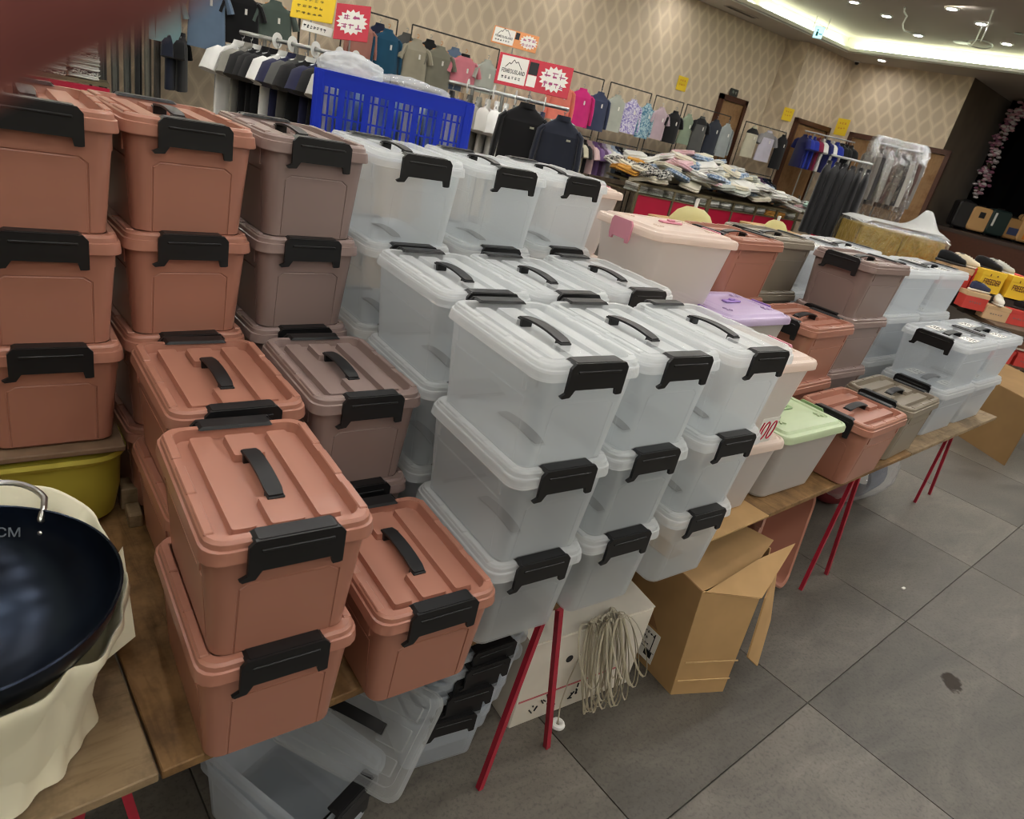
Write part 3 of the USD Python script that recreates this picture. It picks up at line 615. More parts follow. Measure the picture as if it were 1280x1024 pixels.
for a in (A0, A1):
    for z in (-.014, -.034):
        s = trimesh.creation.icosphere(1, .005); p = onrim(a, -.004 - (.003 if z < -.02 else 0), z); s.apply_translation(p); obj('rivet', wt_(s), STEEL, wk)
tx = text('36CM', .014, .0008); tx.apply_translation((-.03, 0, 0))
pa = math.radians(74); p = onrim(pa, -.0155, -.040)
obj('lettering', wt_(frame(tx, p, (math.sin(pa), -math.cos(pa), 0), (math.cos(pa) * .22, math.sin(pa) * .22, 1))), plain('etched_grey', (126, 134, 142), .5), wk)
# cream paper around it, and the stack it stands in
rg = []
n2 = 120; ab = np.linspace(0, 2 * np.pi, n2, endpoint=False)
def ruff(r, z, amp, zamp, ph):
    w = np.sin(9 * ab + ph) * .5 + np.sin(17 * ab + 1.3 * ph) * .3 + np.sin(5 * ab + 2.1) * .6
    rad = r + amp * w; zz = z + zamp * (np.sin(13 * ab + 2 * ph) * .6 + np.sin(4 * ab + ph))
    return np.stack([rad * np.cos(ab), rad * np.sin(ab), zz], 1)
up_ = np.clip(np.sin(ab), 0, 1) ** 1.5        # the paper stands up behind the wok and lies low in front
def ring_(r0, z0, rb, zb, amp, zamp, ph):
    R = ruff(0, 0, amp, zamp, ph); k = np.hypot(R[:, 0], R[:, 1]) * np.sign(np.sin(9 * ab + ph) * 0 + 1)
    w = np.sin(9 * ab + ph) * .5 + np.sin(17 * ab + 1.3 * ph) * .3 + np.sin(5 * ab + 2.1) * .6
    rad = r0 + (rb - r0) * up_ + amp * w; z = z0 + (zb - z0) * up_ + R[:, 2]
    return np.stack([rad * np.cos(ab), rad * np.sin(ab), z], 1)
outp = [ring_(.176, -.046, .250, .012, .008, .008, .3), ring_(.178, -.060, .240, -.02, .008, .006, .5), ring_(.158, -.10, .205, -.09, .008, .006, .8), ring_(.138, -.16, .18, -.16, .007, .004, 1.2), ring_(.126, -.225, .16, -.225, .007, .003, 1.6), ring_(.128, -.268, .165, -.268, .010, .0, 2.0)]
inp = [ring_(.12, -.25, .12, -.25, .004, 0, 1.2), ring_(.145, -.15, .150, -.15, .004, .002, .8), ring_(.158, -.09, .19, -.08, .005, .004, .5), ring_(.173, -.048, .245, .010, .008, .008, .3)]
pr_ = obj('paper_wrap', loft(outp[::-1] + inp[::-1], False), PAPERC, None, 'crumpled cream wrapping paper around the dark wok', 'wrapping paper', smooth=50)
UsdGeom.Xformable(pr_).AddTranslateOp().Set(Gf.Vec3d(*WC, WZ))
o = obj('paper_sheet', cat_([hull([(.04, 1.03, .60), (.115, 1.045, .72), (.118, .94, .62), (.07, .92, .60), (.04, 1.03, .602), (.115, 1.047, .722), (.118, .941, .622)])]), PAPERC); tag(o, 'flat cream paper corner sticking out behind the wok', 'wrapping paper')
o = obj('paper_sheet', cat_([hull([(-.035, .742, .735), (.034, .852, .71), (.010, .828, .64), (-.03, .75, .60), (-.13, .69, .60), (-.13, .695, .735), (.030, .848, .713), (-.033, .746, .602)]), hull([(-.10, .72, .70), (.0, .80, .70), (-.02, .785, .60), (-.07, .745, .578), (-.13, .70, .578), (-.10, .715, .702), (-.02, .78, .602)])]), PAPERC); tag(o, 'folded cream paper hanging down in front of the wok', 'wrapping paper')

# ------------------------------------------------------------------ under the stall
def corrug(o, c8, mat, name='panel'): return obj(name, hull(c8), mat, o)
wc = thing('carton', 'white carton with red line and handwriting under the stall', 'carton', (1.22, 1.03, 0), -1.5)
obj('carton_body', box(.44, .24, .30, (0, 0, .15), .004), WHITECARD, wc)
obj('flap', hull([(-.22, -.12, .301), (.22, -.12, .301), (.22, -.005, .312), (-.22, -.005, .316), (-.22, -.12, .304), (.22, -.12, .304)]), WHITECARD, wc); obj('flap', hull([(-.22, .12, .301), (.22, .12, .301), (.22, .006, .31), (-.22, .006, .312), (-.22, .12, .304), (.22, .12, .304)]), WHITECARD, wc)
obj('printed_line', box(.36, .001, .006, (-.03, -.1205, .095)), plain('faded_red', (196, 110, 112), .8), wc)
hw_ = []
for i, x in enumerate((-.15, -.115, -.075, -.03, .005)):
    g = np.random.default_rng(90 + i)
    for _ in range(3): p = np.array([x, -.121, .055]) + np.array([g.uniform(-.014, .014), 0, g.uniform(-.02, .02)]); q = p + np.array([g.uniform(-.016, .016), 0, g.uniform(-.022, .022)]); hw_.append(tube([p, q], .0022, 5))
obj('handwriting', cat_(hw_), INK, wc)
obj('finger_hole', frame(revolve([(.001, 0), (.012, 0), (.012, .001), (.001, .001)], 14), (-.07, -.1205, .205), (1, 0, 0), (0, 0, 1)), INK, wc)
# bundle of pale straps hanging over the white carton
sb = thing('strap_bundle', 'tangle of pale plastic straps hanging over the white carton', 'straps', (1.235, .93, .30), 0)
for k in range(22):
    g = np.random.default_rng(200 + k); x0 = g.uniform(-.10, .05); yb = -.03 - g.uniform(0, .06); dz = g.uniform(.16, .29); wd = g.uniform(.02, .08); dx = g.uniform(-.03, .10)
    P = []
    for s in np.linspace(0, 1, 22):
        a = s * 2 * math.pi
        P.append((x0 + dx * math.sin(math.pi * s) + wd * math.sin(a) * .5, yb + .05 * math.cos(a) * .8 - .01 * k / 22, .03 - dz * (1 - math.cos(a)) / 2))
    obj('strap', tube(P, .0032, 5, flat=.4), plain('strap_plastic', (176, 168, 146), .4), sb)
w = thing('reel', 'small white ceramic ring lying on the floor by the straps', 'ring', (1.128, .865, .014), 0)
obj('ring', tube([(.013 * math.cos(a), .013 * math.sin(a), 0) for a in np.linspace(0, 2 * np.pi, 20)], .008, 8), WHITE, w)
obj('cord', tube([(.0, .0, .0), (.01, .02, .05), (.03, .035, .12), (.05, .04, .2)], .002, 6), plain('strap_plastic', (176, 168, 146), .4), w)
# brown shipping carton, crushed, standing slightly twisted
bc = thing('carton', 'crushed brown cardboard carton with torn flaps and a white shipping label', 'carton', (1.542, .814, 0), 0)
o3 = np.array([1.542, .814, 0]); L_ = lambda *p: [np.array(q) - o3 for q in p]
FLb, FRb, BRb, BLb = (1.542, .814, 0), (1.72, .752, 0), (1.86, 1.02, 0), (1.553, 1.12, 0)
FLt, FRt, BRt, BLt = (1.530, .838, .385), (1.735, .775, .352), (1.98, .92, .375), (1.56, 1.12, .385)
def sheet(pts, th=.004):
    P = np.array([np.array(p, float) - o3 for p in pts]); n = np.cross(P[1] - P[0], P[2] - P[0]); n /= np.linalg.norm(n); return hull(np.vstack([P + n * th / 2, P - n * th / 2]))
obj('left_panel', sheet((FLb, BLb, BLt, FLt)), CARD, bc); obj('front_panel', sheet((FLb, FRb, FRt, FLt)), CARD, bc); obj('right_panel', sheet((FRb, BRb, BRt, FRt)), CARD, bc); obj('back_panel', sheet((BLb, BRb, BRt, BLt)), CARD, bc)
obj('top_flap', sheet((FLt, (1.80, .86, .380), (2.0, .93, .392), (1.96, 1.06, .39), BLt)), CARD, bc)
obj('torn_flap', sheet(((1.535, .832, .386), (1.742, .772, .352), (2.02, .87, .42), (1.80, .86, .415)), .005), CARD, bc)
obj('side_flap', sheet(((1.765, .772, .345), (1.95, .86, .345), (1.93, .80, .18), (1.83, .735, .08), (1.755, .742, .14)), .005), CARD, bc)
obj('crease', cat_([sheet(((1.5445, .8105, z), (1.7215, .7495, z), (1.7215, .7495, z + .004), (1.5445, .8105, z + .004)), .003) for z in (.055, .13)]), CARDEDGE, bc)
obj('edge', cat_([tube([np.array(FLt) - o3, np.array(FRt) - o3], .003, 5), tube([np.array(FLb) - o3 + (0, 0, .003), np.array(FLt) - o3], .002, 5)]), CARDEDGE, bc)
lb = lambda m, off=0: frame(m, np.array([1.5425, .965, .085]) - o3 - (.0030 + off, 0, 0), (0, -1, .0), (-.0, 0, 1))
rot45 = trimesh.transformations.rotation_matrix(math.radians(0), (0, 0, 1))
obj('brown_tape', lb(box(.20, .06, .0006, (.012, .095, 0))), plain('brown_tape', (142, 104, 66), .4), bc)
obj('shipping_label', lb(box(.105, .115, .0008, (.0, .0, 0)), .0008), PAPERW, bc)
tt = [lb(m, .0018) for m in (frame(glyphs(7, .010, .010, 5), (-.045, .035, 0), (1, 0, 0), (0, 1, 0)), frame(glyphs(6, .008, .010, 6), (-.045, .014, 0), (1, 0, 0), (0, 1, 0)), frame(glyphs(7, .008, .009, 8), (-.045, -.006, 0), (1, 0, 0), (0, 1, 0)), box(.03, .022, .0006, (.028, -.03, 0)), box(.022, .016, .0006, (-.03, -.036, 0)), box(.003, .08, .0006, (.034, .01, 0)), box(.10, .0016, .0006, (0, -.017, 0)))]
obj('label_print', cat_(tt), INK, bc)
# tilted terracotta tub on its side
tb = UsdGeom.Xform.Define(stage, numbered('/World/open_tub')); Yt = np.array([.40, .24, .62]); Yt /= np.linalg.norm(Yt); Xt = np.array([1, .06, -.25]); Xt -= Yt * (Xt @ Yt); Xt /= np.linalg.norm(Xt); Zt = np.cross(Xt, Yt)
tb.AddTransformOp().Set(Gf.Matrix4d(*map(float, Xt), 0, *map(float, Yt), 0, *map(float, Zt), 0, 2.33, 1.08, .285, 1))
tb = tag(tb.GetPrim(), 'empty terracotta tub lying on its side under the stall', 'tub')
TBW, TBL, TBD = .38, .42, .20
mt = loft([rr(TBW - .10, TBL - .10, .05, -TBD, 7), rr(TBW - .09, TBL - .09, .05, -TBD + .008, 7), rr(TBW - .02, TBL - .02, .06, -.012, 7), rr(TBW + .012, TBL + .012, .065, -.012, 7), rr(TBW + .014, TBL + .014, .065, .016, 7), rr(TBW + .0, TBL + .0, .06, .02, 7), rr(TBW - .02, TBL - .02, .058, .016, 7), rr(TBW - .03, TBL - .03, .055, -.02, 7), rr(TBW - .10, TBL - .10, .05, -TBD + .012, 7)])
obj('shell', mt, TERRA, tb); obj('rim_notch', cat_([box(.012, .05, .02, (s * (TBW / 2 + .006), q, .006), .002) for s in (-1, 1) for q in (-.1, .1)]), TERRA, tb)
# bundle in a clear bag under the right end
bn = thing('bagged_bundle', 'bundle of blue grey ribbed hose and red cloth in a clear bag under the stall', 'bundle', (3.63, 1.43, 0), 8)
obj('ribbed_hose', cat_([tube([(.03 * k - .10, .11 * math.cos(a), .13 + .11 * math.sin(a)) for a in np.linspace(0, 2 * np.pi, 20)], .013, 6) for k in range(8)]), plain('slate_blue_rubber', (72, 82, 104), .5), bn)
t = trimesh.creation.icosphere(3, .13); t.vertices *= (1, .9, .75); t.apply_translation((-.26, .02, .10)); obj('red_cloth', t, plain('dark_red_cloth', (110, 28, 34), .8, bump=.5, bscale=14), bn)
t = trimesh.creation.icosphere(4, 1); v = np.array(t.vertices); v *= (1 + .16 * (meshkit.fbm(v * 3.1, 3, 4) - .5))[:, None]; v *= (.42, .17, .15); v[:, 2] = np.maximum(v[:, 2] + .15, .003); t.vertices = v; obj('clear_bag', t, FILM, bn)
# carton on the floor at the right
o = thing('carton', 'big plain brown carton standing on the floor at the right edge', 'carton', (5.46, 1.28, 0), 0)
o3 = np.array([5.46, 1.28, 0])
A, B, Cc, D = (5.46, 1.28), (6.35, 1.50), (6.58, 1.95), (5.69, 1.75); H = .46
for nm, a, b in (('left_panel', A, D), ('front_panel', A, B), ('right_panel', B, Cc), ('back_panel', D, Cc)): obj(nm, sheet(((*a, 0), (*b, 0), (*b, H), (*a, H)), .006), CARD2, o)
obj('top_flap', sheet(((*A, H), (*B, H), (*Cc, H + .003), (*D, H + .003)), .006), CARD2, o)
o = obj('litter', box(.022, .012, .006, (3.02, .80, .003), .002), PAPERW); tag(o, 'tiny white scrap of litter on the grey floor tiles', 'litter')
STAIN = usdkit.material(stage, f'{LK}/floor_stain', {'t': ('texture_coordinate', {}), 'm': ('mapping', {'scale': (11, 17, 1)}), 'g': ('gradient_texture', {'gradient_type': 'spherical'}), 'n': ('noise_texture', {'scale': 38, 'detail': 4}), 'mu': ('math', {'math_type': 'multiply'}), 'r': ('map_range', {'from_min': .18, 'from_max': .34, 'to_min': 0., 'to_max': .8, 'clamp': True}),
    'tr': ('transparent_bsdf', {}), 'p': ('principled_bsdf', {'base_color': lin(52, 42, 32), 'roughness': .7}), 'mx': ('mix_closure', {})}, [('t.object', 'm.vector'), ('m.vector', 'g.vector'), ('t.object', 'n.vector'), ('g.fac', 'mu.value1'), ('n.fac', 'mu.value2'), ('mu.value', 'r.value'), ('r.result', 'mx.fac'), ('tr.BSDF', 'mx.closure1'), ('p.BSDF', 'mx.closure2')], surface='mx.closure')
o = thing('floor_stain', 'dark brown stain on the pale floor tile at the lower right', 'stain', (2.615, .417, 0), 30); obj('spot', box(.20, .13, .0006, (0, 0, .0004)), STAIN, o)
# nested open clear boxes and a loose lid on the floor
MB = box_meshes(SW, SL, SHB, STT)
def build_open(label, loc, rz, group):
    t = thing('open_box', label, 'open box', loc, rz, group)
    obj('body', cat_([MB['body'], tm(mani(loft([rr(SW - .012, SL - .012, .027, SHB - .016), rr(SW, SL, .028, SHB - .014), rr(SW, SL, .028, SHB + .002), rr(SW - .010, SL - .010, .027, SHB + .003)])) - mani(loft([rr(SW - .026, SL - .026, .026, SHB - .03), rr(SW - .020, SL - .020, .026, SHB + .01)])))]), clear('clear_open_box', (236, 242, 248), .22, .7) if 'clear_open_box' not in MATS else MATS['clear_open_box'], t)
    lt = MB['latch'].copy(); lt.apply_translation((0, -.002, -.022)); obj('latch', lt, BLACK, t); obj('latch', spin(lt), BLACK, t); return t
KO = Kit(build_open)
ord_ = ('bottom', 'second', 'third', 'fourth', 'fifth', 'top')
for k in range(6): KO.put(f'open clear box, {ord_[k]} of the nested pile beside the red trestle leg', (.79 + .012 * k, 1.045 + .01 * (k % 2), .038 * k), -6 + 1.5 * k)
for k in range(2): KO.put(f'open clear box, {("lower", "upper")[k]} of the nested pair at the bottom edge', (.40 + .01 * k, .925, .002 + .038 * k), 24 + 2 * k)
lx = UsdGeom.Xform.Define(stage, numbered('/World/loose_lid'))
xd = np.array([.70, .48, .53]); xd /= np.linalg.norm(xd); ydr = np.array([-.643, .766, 0]); ydr -= xd * (xd @ ydr); ydr /= np.linalg.norm(ydr); zd = np.cross(xd, ydr)
cc = np.array([.536, .918, .262])
lx.AddTransformOp().Set(Gf.Matrix4d(*map(float, xd), 0, *map(float, ydr), 0, *map(float, zd), 0, *map(float, cc), 1))
lx = tag(lx.GetPrim(), 'loose clear lid with black handle leaning across the nested open boxes', 'lid')
lm = MB['lid'].copy(); lm.apply_translation((0, 0, -SHB)); hm = MB['handle'].copy(); hm.apply_translation((0, 0, -SHB))
l_ = obj('lid_panel', lm, CLEAR, lx); obj('handle', hm, BLACK, lx, label='black carry handle')

# ------------------------------------------------------------------ clothes
ORD = ('first', 'second', 'third', 'fourth', 'fifth', 'sixth', 'seventh', 'eighth', 'ninth', 'tenth', 'eleventh', 'twelfth', 'thirteenth', 'fourteenth', 'fifteenth')
PAL = {}
def cloth(name, rgb): 
    k = 'cloth_' + name
    if k not in MATS:
        plain(k, rgb, .85, .15, bump=.25, bscale=60, sheen=.2, var=.10, vscale=7)
    return MATS[k]
def print_cloth(name, a, b, sc=16):
    k = 'cloth_' + name
    if k not in MATS:
        MATS[k] = usdkit.material(stage, f'{LK}/{k}', {'t': ('texture_coordinate', {}), 'n': ('noise_texture', {'scale': sc, 'detail': 2, 'distortion': 1.6}), 'r': ('rgb_ramp', {'ramp': [(.44, lin(*a)), (.5, lin(*b)), (.58, lin(*b)), (.62, lin(*a))]}), 'p': ('principled_bsdf', {'roughness': .85, 'specular_ior_level': .15})}, [('t.object', 'n.vector'), ('n.fac', 'r.fac'), ('r.color', 'p.base_color')], surface='p.BSDF')
    return MATS[k]
ORANGEWOOD = plain('orange_hanger_wood', (214, 140, 70), .5)
def garment(label, loc, rz, w, l, mat, sleeve='short', dep=.09, hang=CHROME, tagged=True, collar=None, top=None, group=None, cat='shirt', name='hanging_shirt', flare=1.0, seed=0, logo=False):
    t = thing(name, label, cat, loc, rz, group)
    g = np.random.default_rng(seed); n = 18; a = np.linspace(0, 2 * np.pi, n, endpoint=False); ph = g.uniform(0, 6)
    R = []
    for z, hw, hd, am in ((-l, .50 * flare, 1.0, .10), (-l + .004, .505 * flare, 1.02, .10), (-.7 * l, .49 * flare, 1.0, .07), (-.4 * l, .47, .95, .04), (-.22 * l, .47, .9, .02), (-.105, .485, .8, 0), (-.075, .46, .66, 0), (-.05, .36, .55, 0), (-.022, .22, .46, 0), (-.004, .15, .42, 0), (0, .12, .36, 0)):
        k = 1 + am * np.cos(5 * a + ph) 
        R.append(np.stack([w * hw * np.cos(a) * (1 + am * .2 * np.cos(3 * a)), dep / 2 * hd * np.sin(a) * k, np.full(n, z)], 1))
    obj('torso', loft(R), mat, t, smooth=60)
    sl = []
    if sleeve != 'none':
        for s in (-1, 1):
            if sleeve == 'short': P = [(s * .40 * w, 0, -.07), (s * .50 * w, 0, -.10), (s * .58 * w, -.005, -.17), (s * .62 * w, -.006, -.215)]; rad = [.035, .05, .052, .056]
            else: P = [(s * .40 * w, 0, -.07), (s * .50 * w, 0, -.10), (s * .55 * w, -.005, -.25), (s * .57 * w, -.012, -.75 * l), (s * .575 * w, -.012, -.92 * l)]; rad = [.032, .042, .042, .034, .030]
            obj('sleeve', tube(P, np.array(rad) * (w / .34), 9, flat=.62), mat if top is None else top, t)
    if top is not None:
        Rt = [np.vstack([r[:, :2].T * 1.02, r[:, 2][None]]).T for r in R[4:]]; obj('yoke', loft(Rt), top, t, smooth=60)
    cm = collar or mat
    obj('collar', loft([np.stack([w * q * np.cos(a), dep * d * np.sin(a), np.full(n, z)], 1) for q, d, z in ((.17, .26, -.012), (.19, .30, -.02), (.16, .26, .012), (.12, .18, .012), (.11, .16, -.006))]), cm, t)
    if tagged: obj('swing_tag', box(.022, .001, .05, (.03, -dep * .52, -.16), 0), PAPERW, t, label='small white swing tag')
    if logo: obj('chest_mark', box(.028, .001, .012, (.06, -dep * .5, -.13)), plain('pale_mark', (170, 170, 150), .6), t)
    hk = [(0, 0, -.005), (0, 0, .03)] + [(.014 * math.cos(q) , 0, .046 + .016 * math.sin(q)) for q in np.linspace(-2.2, 2.6, 8)]
    obj('hanger', cat_([tube(hk, .003, 5), tube([(-.3 * w, 0, -.035), (0, 0, -.002), (.3 * w, 0, -.035)], .006, 5)]), hang, t)
    return t
def rail(name, a, b, z, label, foot=True, r=.012, mat=DARKMETAL, legs=True, lower=None):
    a, b = np.array(a, float), np.array(b, float); m = (a + b) / 2; o = thing(name, label, 'clothes rack', (m[0], m[1], 0), 0)
    A, B = np.array([*(a - m), 0]), np.array([*(b - m), 0])
    obj('rail', tube([A + (0, 0, z), B + (0, 0, z)], r, 8), mat, o)
    d = (B - A) / np.linalg.norm(B - A); nrm = np.array([-d[1], d[0], 0])
    if legs:
        for p in ((A, B) if mat is not CHROME else (A * .8 + B * .2, A * .55 + B * .45)): obj('upright', tube([p + (0, 0, .02), p + (0, 0, z)], r, 8), mat, o); obj('foot', tube([p - nrm * .2 + (0, 0, .02), p + nrm * .2 + (0, 0, .02)], r, 6), mat, o)
    if lower: obj('lower_rail', tube([A + (0, 0, lower), B + (0, 0, lower)], r, 8), mat, o)
    return o
ROD = 2.075
for x0, x1, lab in ((3.0, 3.62, 'behind the burst sign'), (3.80, 4.98, 'holding grey and pink polo shirts'), (5.55, 6.72, 'holding salmon and hot pink tops'), (6.85, 7.66, 'holding the printed blouses'), (7.76, 8.36, 'holding the mauve and black tops'), (8.44, 9.50, 'next to the narrow door'), (9.90, 11.05, 'right of the narrow door with cream and lilac tops')):
    rail('wall_rack', (x0, 7.86), (x1, 7.86), ROD, f'slim dark wall rack, {lab}', lower=1.33, r=.008)
YS = 7.80
BLK, NAVY, SLATE = cloth('black', (26, 26, 28)), cloth('navy', (38, 44, 66)), cloth('slate_blue', (104, 124, 148))
GREY, LGREY, DGREY = cloth('grey', (140, 138, 130)), cloth('light_grey', (178, 182, 172)), cloth('dark_grey', (86, 86, 84))
WHT = cloth('white', (226, 226, 220))
T_ = [ # label, x, z top, w, length, material, sleeve, extra
 ('pale teal short sleeved shirt high on the wall at the left', 1.30, 1.80, .29, .45, cloth('pale_teal', (128, 156, 160)), 'short', {}),
 ('slate blue polo shirt left of the black one', 1.66, 1.93, .34, .56, SLATE, 'short', {}),
 ('black shirt hanging between the slate blue and dark green ones', 1.975, 1.93, .33, .46, BLK, 'short', {}),
 ('dark green grey shirt over a white one beside the yellow sign', 2.29, 1.925, .34, .34, cloth('green_grey', (84, 96, 90)), 'short', {'hang': ORANGEWOOD}),
 ('rosy brown top partly behind the burst sign', 3.20, 1.96, .30, .36, cloth('rosy_brown', (168, 116, 104)), 'long', {}),
 ('petrol blue top on an orange hanger by the wall', 3.50, 1.95, .31, .44, cloth('petrol', (34, 78, 104)), 'long', {'hang': ORANGEWOOD}),
 ('beige grey polo shirt left of the grey olive one', 3.855, 1.93, .32, .48, cloth('beige_grey', (158, 152, 134)), 'short', {'hang': ORANGEWOOD}),
 ('grey olive polo shirt left of the rose pink top', 4.16, 1.925, .32, .52, cloth('grey_olive', (122, 120, 106)), 'short', {'hang': ORANGEWOOD}),
 ('rose pink short sleeved top right of the polo shirts', 4.495, 1.915, .35, .32, cloth('rose', (214, 130, 142)), 'short', {'hang': ORANGEWOOD, 'collar': BLK}),
 ('light grey polo shirt left of the mountain sign', 4.81, 1.92, .29, .36, LGREY, 'short', {}),
 ('salmon orange sweater right of the red sign', 6.005, 1.90, .38, .45, cloth('salmon', (236, 134, 116)), 'long', {}),
 ('hot pink sweater hanging between the salmon and navy ones', 6.355, 1.895, .36, .46, cloth('hot_pink', (216, 52, 130)), 'long', {}),
 ('navy blue top beside the hot pink sweater', 6.67, 1.91, .33, .48, cloth('ink_blue', (62, 70, 96)), 'long', {}),
 ('pale grey sleeveless top left of the lilac print', 6.985, 1.93, .31, .46, LGREY, 'none', {}),
 ('lilac and white printed blouse on the wall rack', 7.30, 1.93, .30, .44, print_cloth('lilac_print', (150, 140, 200), (226, 222, 236)), 'long', {}),
 ('blue green printed blouse right of the lilac one', 7.60, 1.93, .27, .46, print_cloth('blue_print', (90, 134, 160), (180, 208, 216)), 'long', {}),
 ('dusty mauve blouse left of the black top', 7.885, 1.93, .30, .43, cloth('mauve', (190, 170, 178)), 'short', {}),
 ('black top with white tag among the women\'s tops', 8.185, 1.93, .31, .44, BLK, 'short', {}),
 ('sage green blouse right of the black top', 8.49, 1.94, .27, .42, cloth('sage', (136, 150, 128)), 'none', {}),
 ('dark grey top with black yoke', 8.79, 1.955, .33, .50, DGREY, 'short', {'top': BLK}),
 ('charcoal navy zip vest left of the silver grey jacket', 9.13, 1.965, .34, .57, cloth('charcoal', (46, 50, 60)), 'none', {}),
 ('silver grey jacket beside the narrow door', 9.42, 1.955, .29, .49, cloth('silver_grey', (150, 156, 156)), 'long', {}),
 ('cream top with black yoke right of the narrow door', 10.08, 2.02, .32, .47, cloth('cream', (196, 190, 168)), 'none', {'top': BLK}),
 ('lilac grey raglan shirt right of the narrow door', 10.51, 2.02, .40, .48, cloth('lilac_grey', (200, 196, 210)), 'short', {'top': cloth('stone_grey', (150, 148, 150))}),
 ('long black garment at the end of the last wall rack', 10.93, 2.02, .30, .55, BLK, 'none', {})]
for i, (lab, x, z, w, l, mt_, sv, kw) in enumerate(T_): garment(lab, (x, YS, z), random.uniform(-8, 4), w, l, mt_, sv, seed=i, **kw)
for i, (x, z, mt_, nm) in enumerate(((3.45, 1.99, NAVY, 'navy shirt behind the petrol blue top'), (3.78, 1.97, DGREY, 'dark grey shirt behind the beige grey polo'), (4.08, 1.97, BLK, 'black shirt behind the grey olive polo'), (4.42, 1.96, SLATE, 'slate shirt behind the rose pink top'))): garment(nm, (x, 7.93, z), 0, .31, .44, mt_, 'short', seed=60 + i, tagged=False)
# lower rows seen edge-on
def edge_row(xs, y, z, cols, where, l=.42, w=.36, dirn=90):
    for i, x in enumerate(xs):
        nm, rgb = cols[i % len(cols)]
        key = (nm, l, w)
        if key not in EK: EK[key] = Kit(lambda lab, loc, rz, gr, nm=nm, rgb=rgb: garment(lab, loc, rz, w, l, cloth(nm, rgb), 'short', dep=.05, tagged=False, seed=len(EK), group=gr))
        EK[key].put(f'{nm.replace("_", " ")} shirt hanging edge on {where}', (x, y, z), dirn + random.uniform(-12, 12), f'{nm.replace("_", " ")} shirts edge on {where}')
EK = {}
PALE = [('black', (26, 26, 28)), ('pale_pink', (222, 190, 190)), ('navy', (38, 44, 66)), ('white', (226, 226, 220)), ('ink_blue', (62, 70, 96)), ('black', (26, 26, 28)), ('cream', (196, 190, 168))]
PURP = [('violet', (120, 92, 140)), ('plum', (96, 70, 104)), ('lilac', (190, 176, 206)), ('white', (226, 226, 220)), ('pale_blue', (170, 186, 206)), ('navy', (38, 44, 66)), ('black', (26, 26, 28)), ('light_grey', (178, 182, 172))]
edge_row(np.arange(6.02, 6.75, .085), 7.84, 1.28, PALE, 'below the hot pink sweater')
edge_row(np.arange(6.80, 7.75, .085), 7.84, 1.28, PURP, 'below the printed blouses')
edge_row(np.arange(7.85, 9.4, .11), 7.84, 1.28, [('black', (26, 26, 28)), ('dark_grey', (86, 86, 84)), ('navy', (38, 44, 66)), ('grey', (140, 138, 130))], 'below the tops near the narrow door')
edge_row(np.arange(9.95, 11.0, .13), 7.84, 1.28, [('black', (26, 26, 28)), ('mauve_brown', (118, 92, 104)), ('plum', (96, 70, 104)), ('navy', (38, 44, 66))], 'below the lilac grey raglan shirt')
# left corner: trousers, dark shirts
for i, (x, rgb) in enumerate(((.80, (74, 74, 70)), (.90, (98, 98, 90)), (1.0, (84, 86, 80)), (1.09, (40, 40, 40)), (1.17, (112, 110, 98)), (1.25, (70, 66, 60)))):
    t = thing('hanging_trousers', f'{("charcoal", "ash grey", "iron grey", "black", "stone grey", "dark brown grey")[i]} trousers hanging by the wall at the left', 'trousers', (x, 7.85, 1.75), 70)
    for s in (-1, 1): obj('trouser_leg', loft([np.stack([s * .045 + q * np.cos(a), .018 * (1 + .3 * np.cos(3 * a)) * np.sin(a), np.full(14, z)], 1) for a in [np.linspace(0, 2 * np.pi, 14, endpoint=False)] for q, z in ((.05, -1.0), (.05, -.6), (.055, -.2), (.05, 0))]), cloth(f'trouser_{i}', rgb), t, smooth=60)
    obj('waistband', box(.2, .035, .04, (0, 0, .01), .005), cloth(f'trouser_{i}', rgb), t); obj('hanger', cat_([tube([(0, 0, .02), (0, 0, .12)], .004, 5), box(.16, .012, .012, (0, 0, .035))]), CHROME, t)
rail('wall_rack', (.70, 7.85), (2.55, 7.85), 2.02, 'dark display rack along the wall at the left holding the blue shirts', lower=1.87)
for i, (x, nm, rgb) in enumerate(((1.36, 'dark navy', (30, 34, 48)), (1.46, 'black', (24, 24, 26)))): garment(f'{nm} shirt hanging edge on below the pale teal one', (x, 7.84, 1.45), 70, .34, .50, cloth(f'dark_edge_{i}', rgb), 'short', seed=80 + i, tagged=False)
for i, x in enumerate((1.80, 1.93, 2.06)): garment(f'{("slate grey", "dark grey", "black")[i]} garment hanging low under the slate blue polo', (x, 7.84, 1.40), 75, .34, .55, (SLATE, DGREY, BLK)[i], 'none', seed=85 + i, tagged=False)
# left table with folded white clothes
def folded_kit(nm, mat, h=.035, seed=0):
    def build(label, loc, rz, group):
        t = thing('folded_shirt', label, 'folded shirt', loc, rz, group); g = np.random.default_rng(seed); ms = []
        for k in range(2):
            z0 = k * h / 2; w, l = .23 - .01 * k, .28 - .012 * k
            R = [rr(w - .015, l - .015, .03, z0, 4), rr(w, l, .035, z0 + h * .16, 4), rr(w, l, .035, z0 + h * .34, 4), rr(w - .02, l - .02, .03, z0 + h * .5, 4)]
            for r in R: r[:, 2] += .006 * np.sin(r[:, 0] * 30 + seed) * np.cos(r[:, 1] * 22) + .004
            ms.append(loft(R))
        obj('folds', cat_(ms), mat, t, smooth=50)
        a = np.linspace(0, 2 * np.pi, 12, endpoint=False)
        obj('collar', loft([np.stack([.05 * q * np.cos(a), -.10 + .035 * q * np.sin(a), np.full(12, z + h)], 1) for q, z in ((1, -.004), (1.1, .003), (.8, .007), (.6, .003))]), mat, t); return t
    return Kit(build)
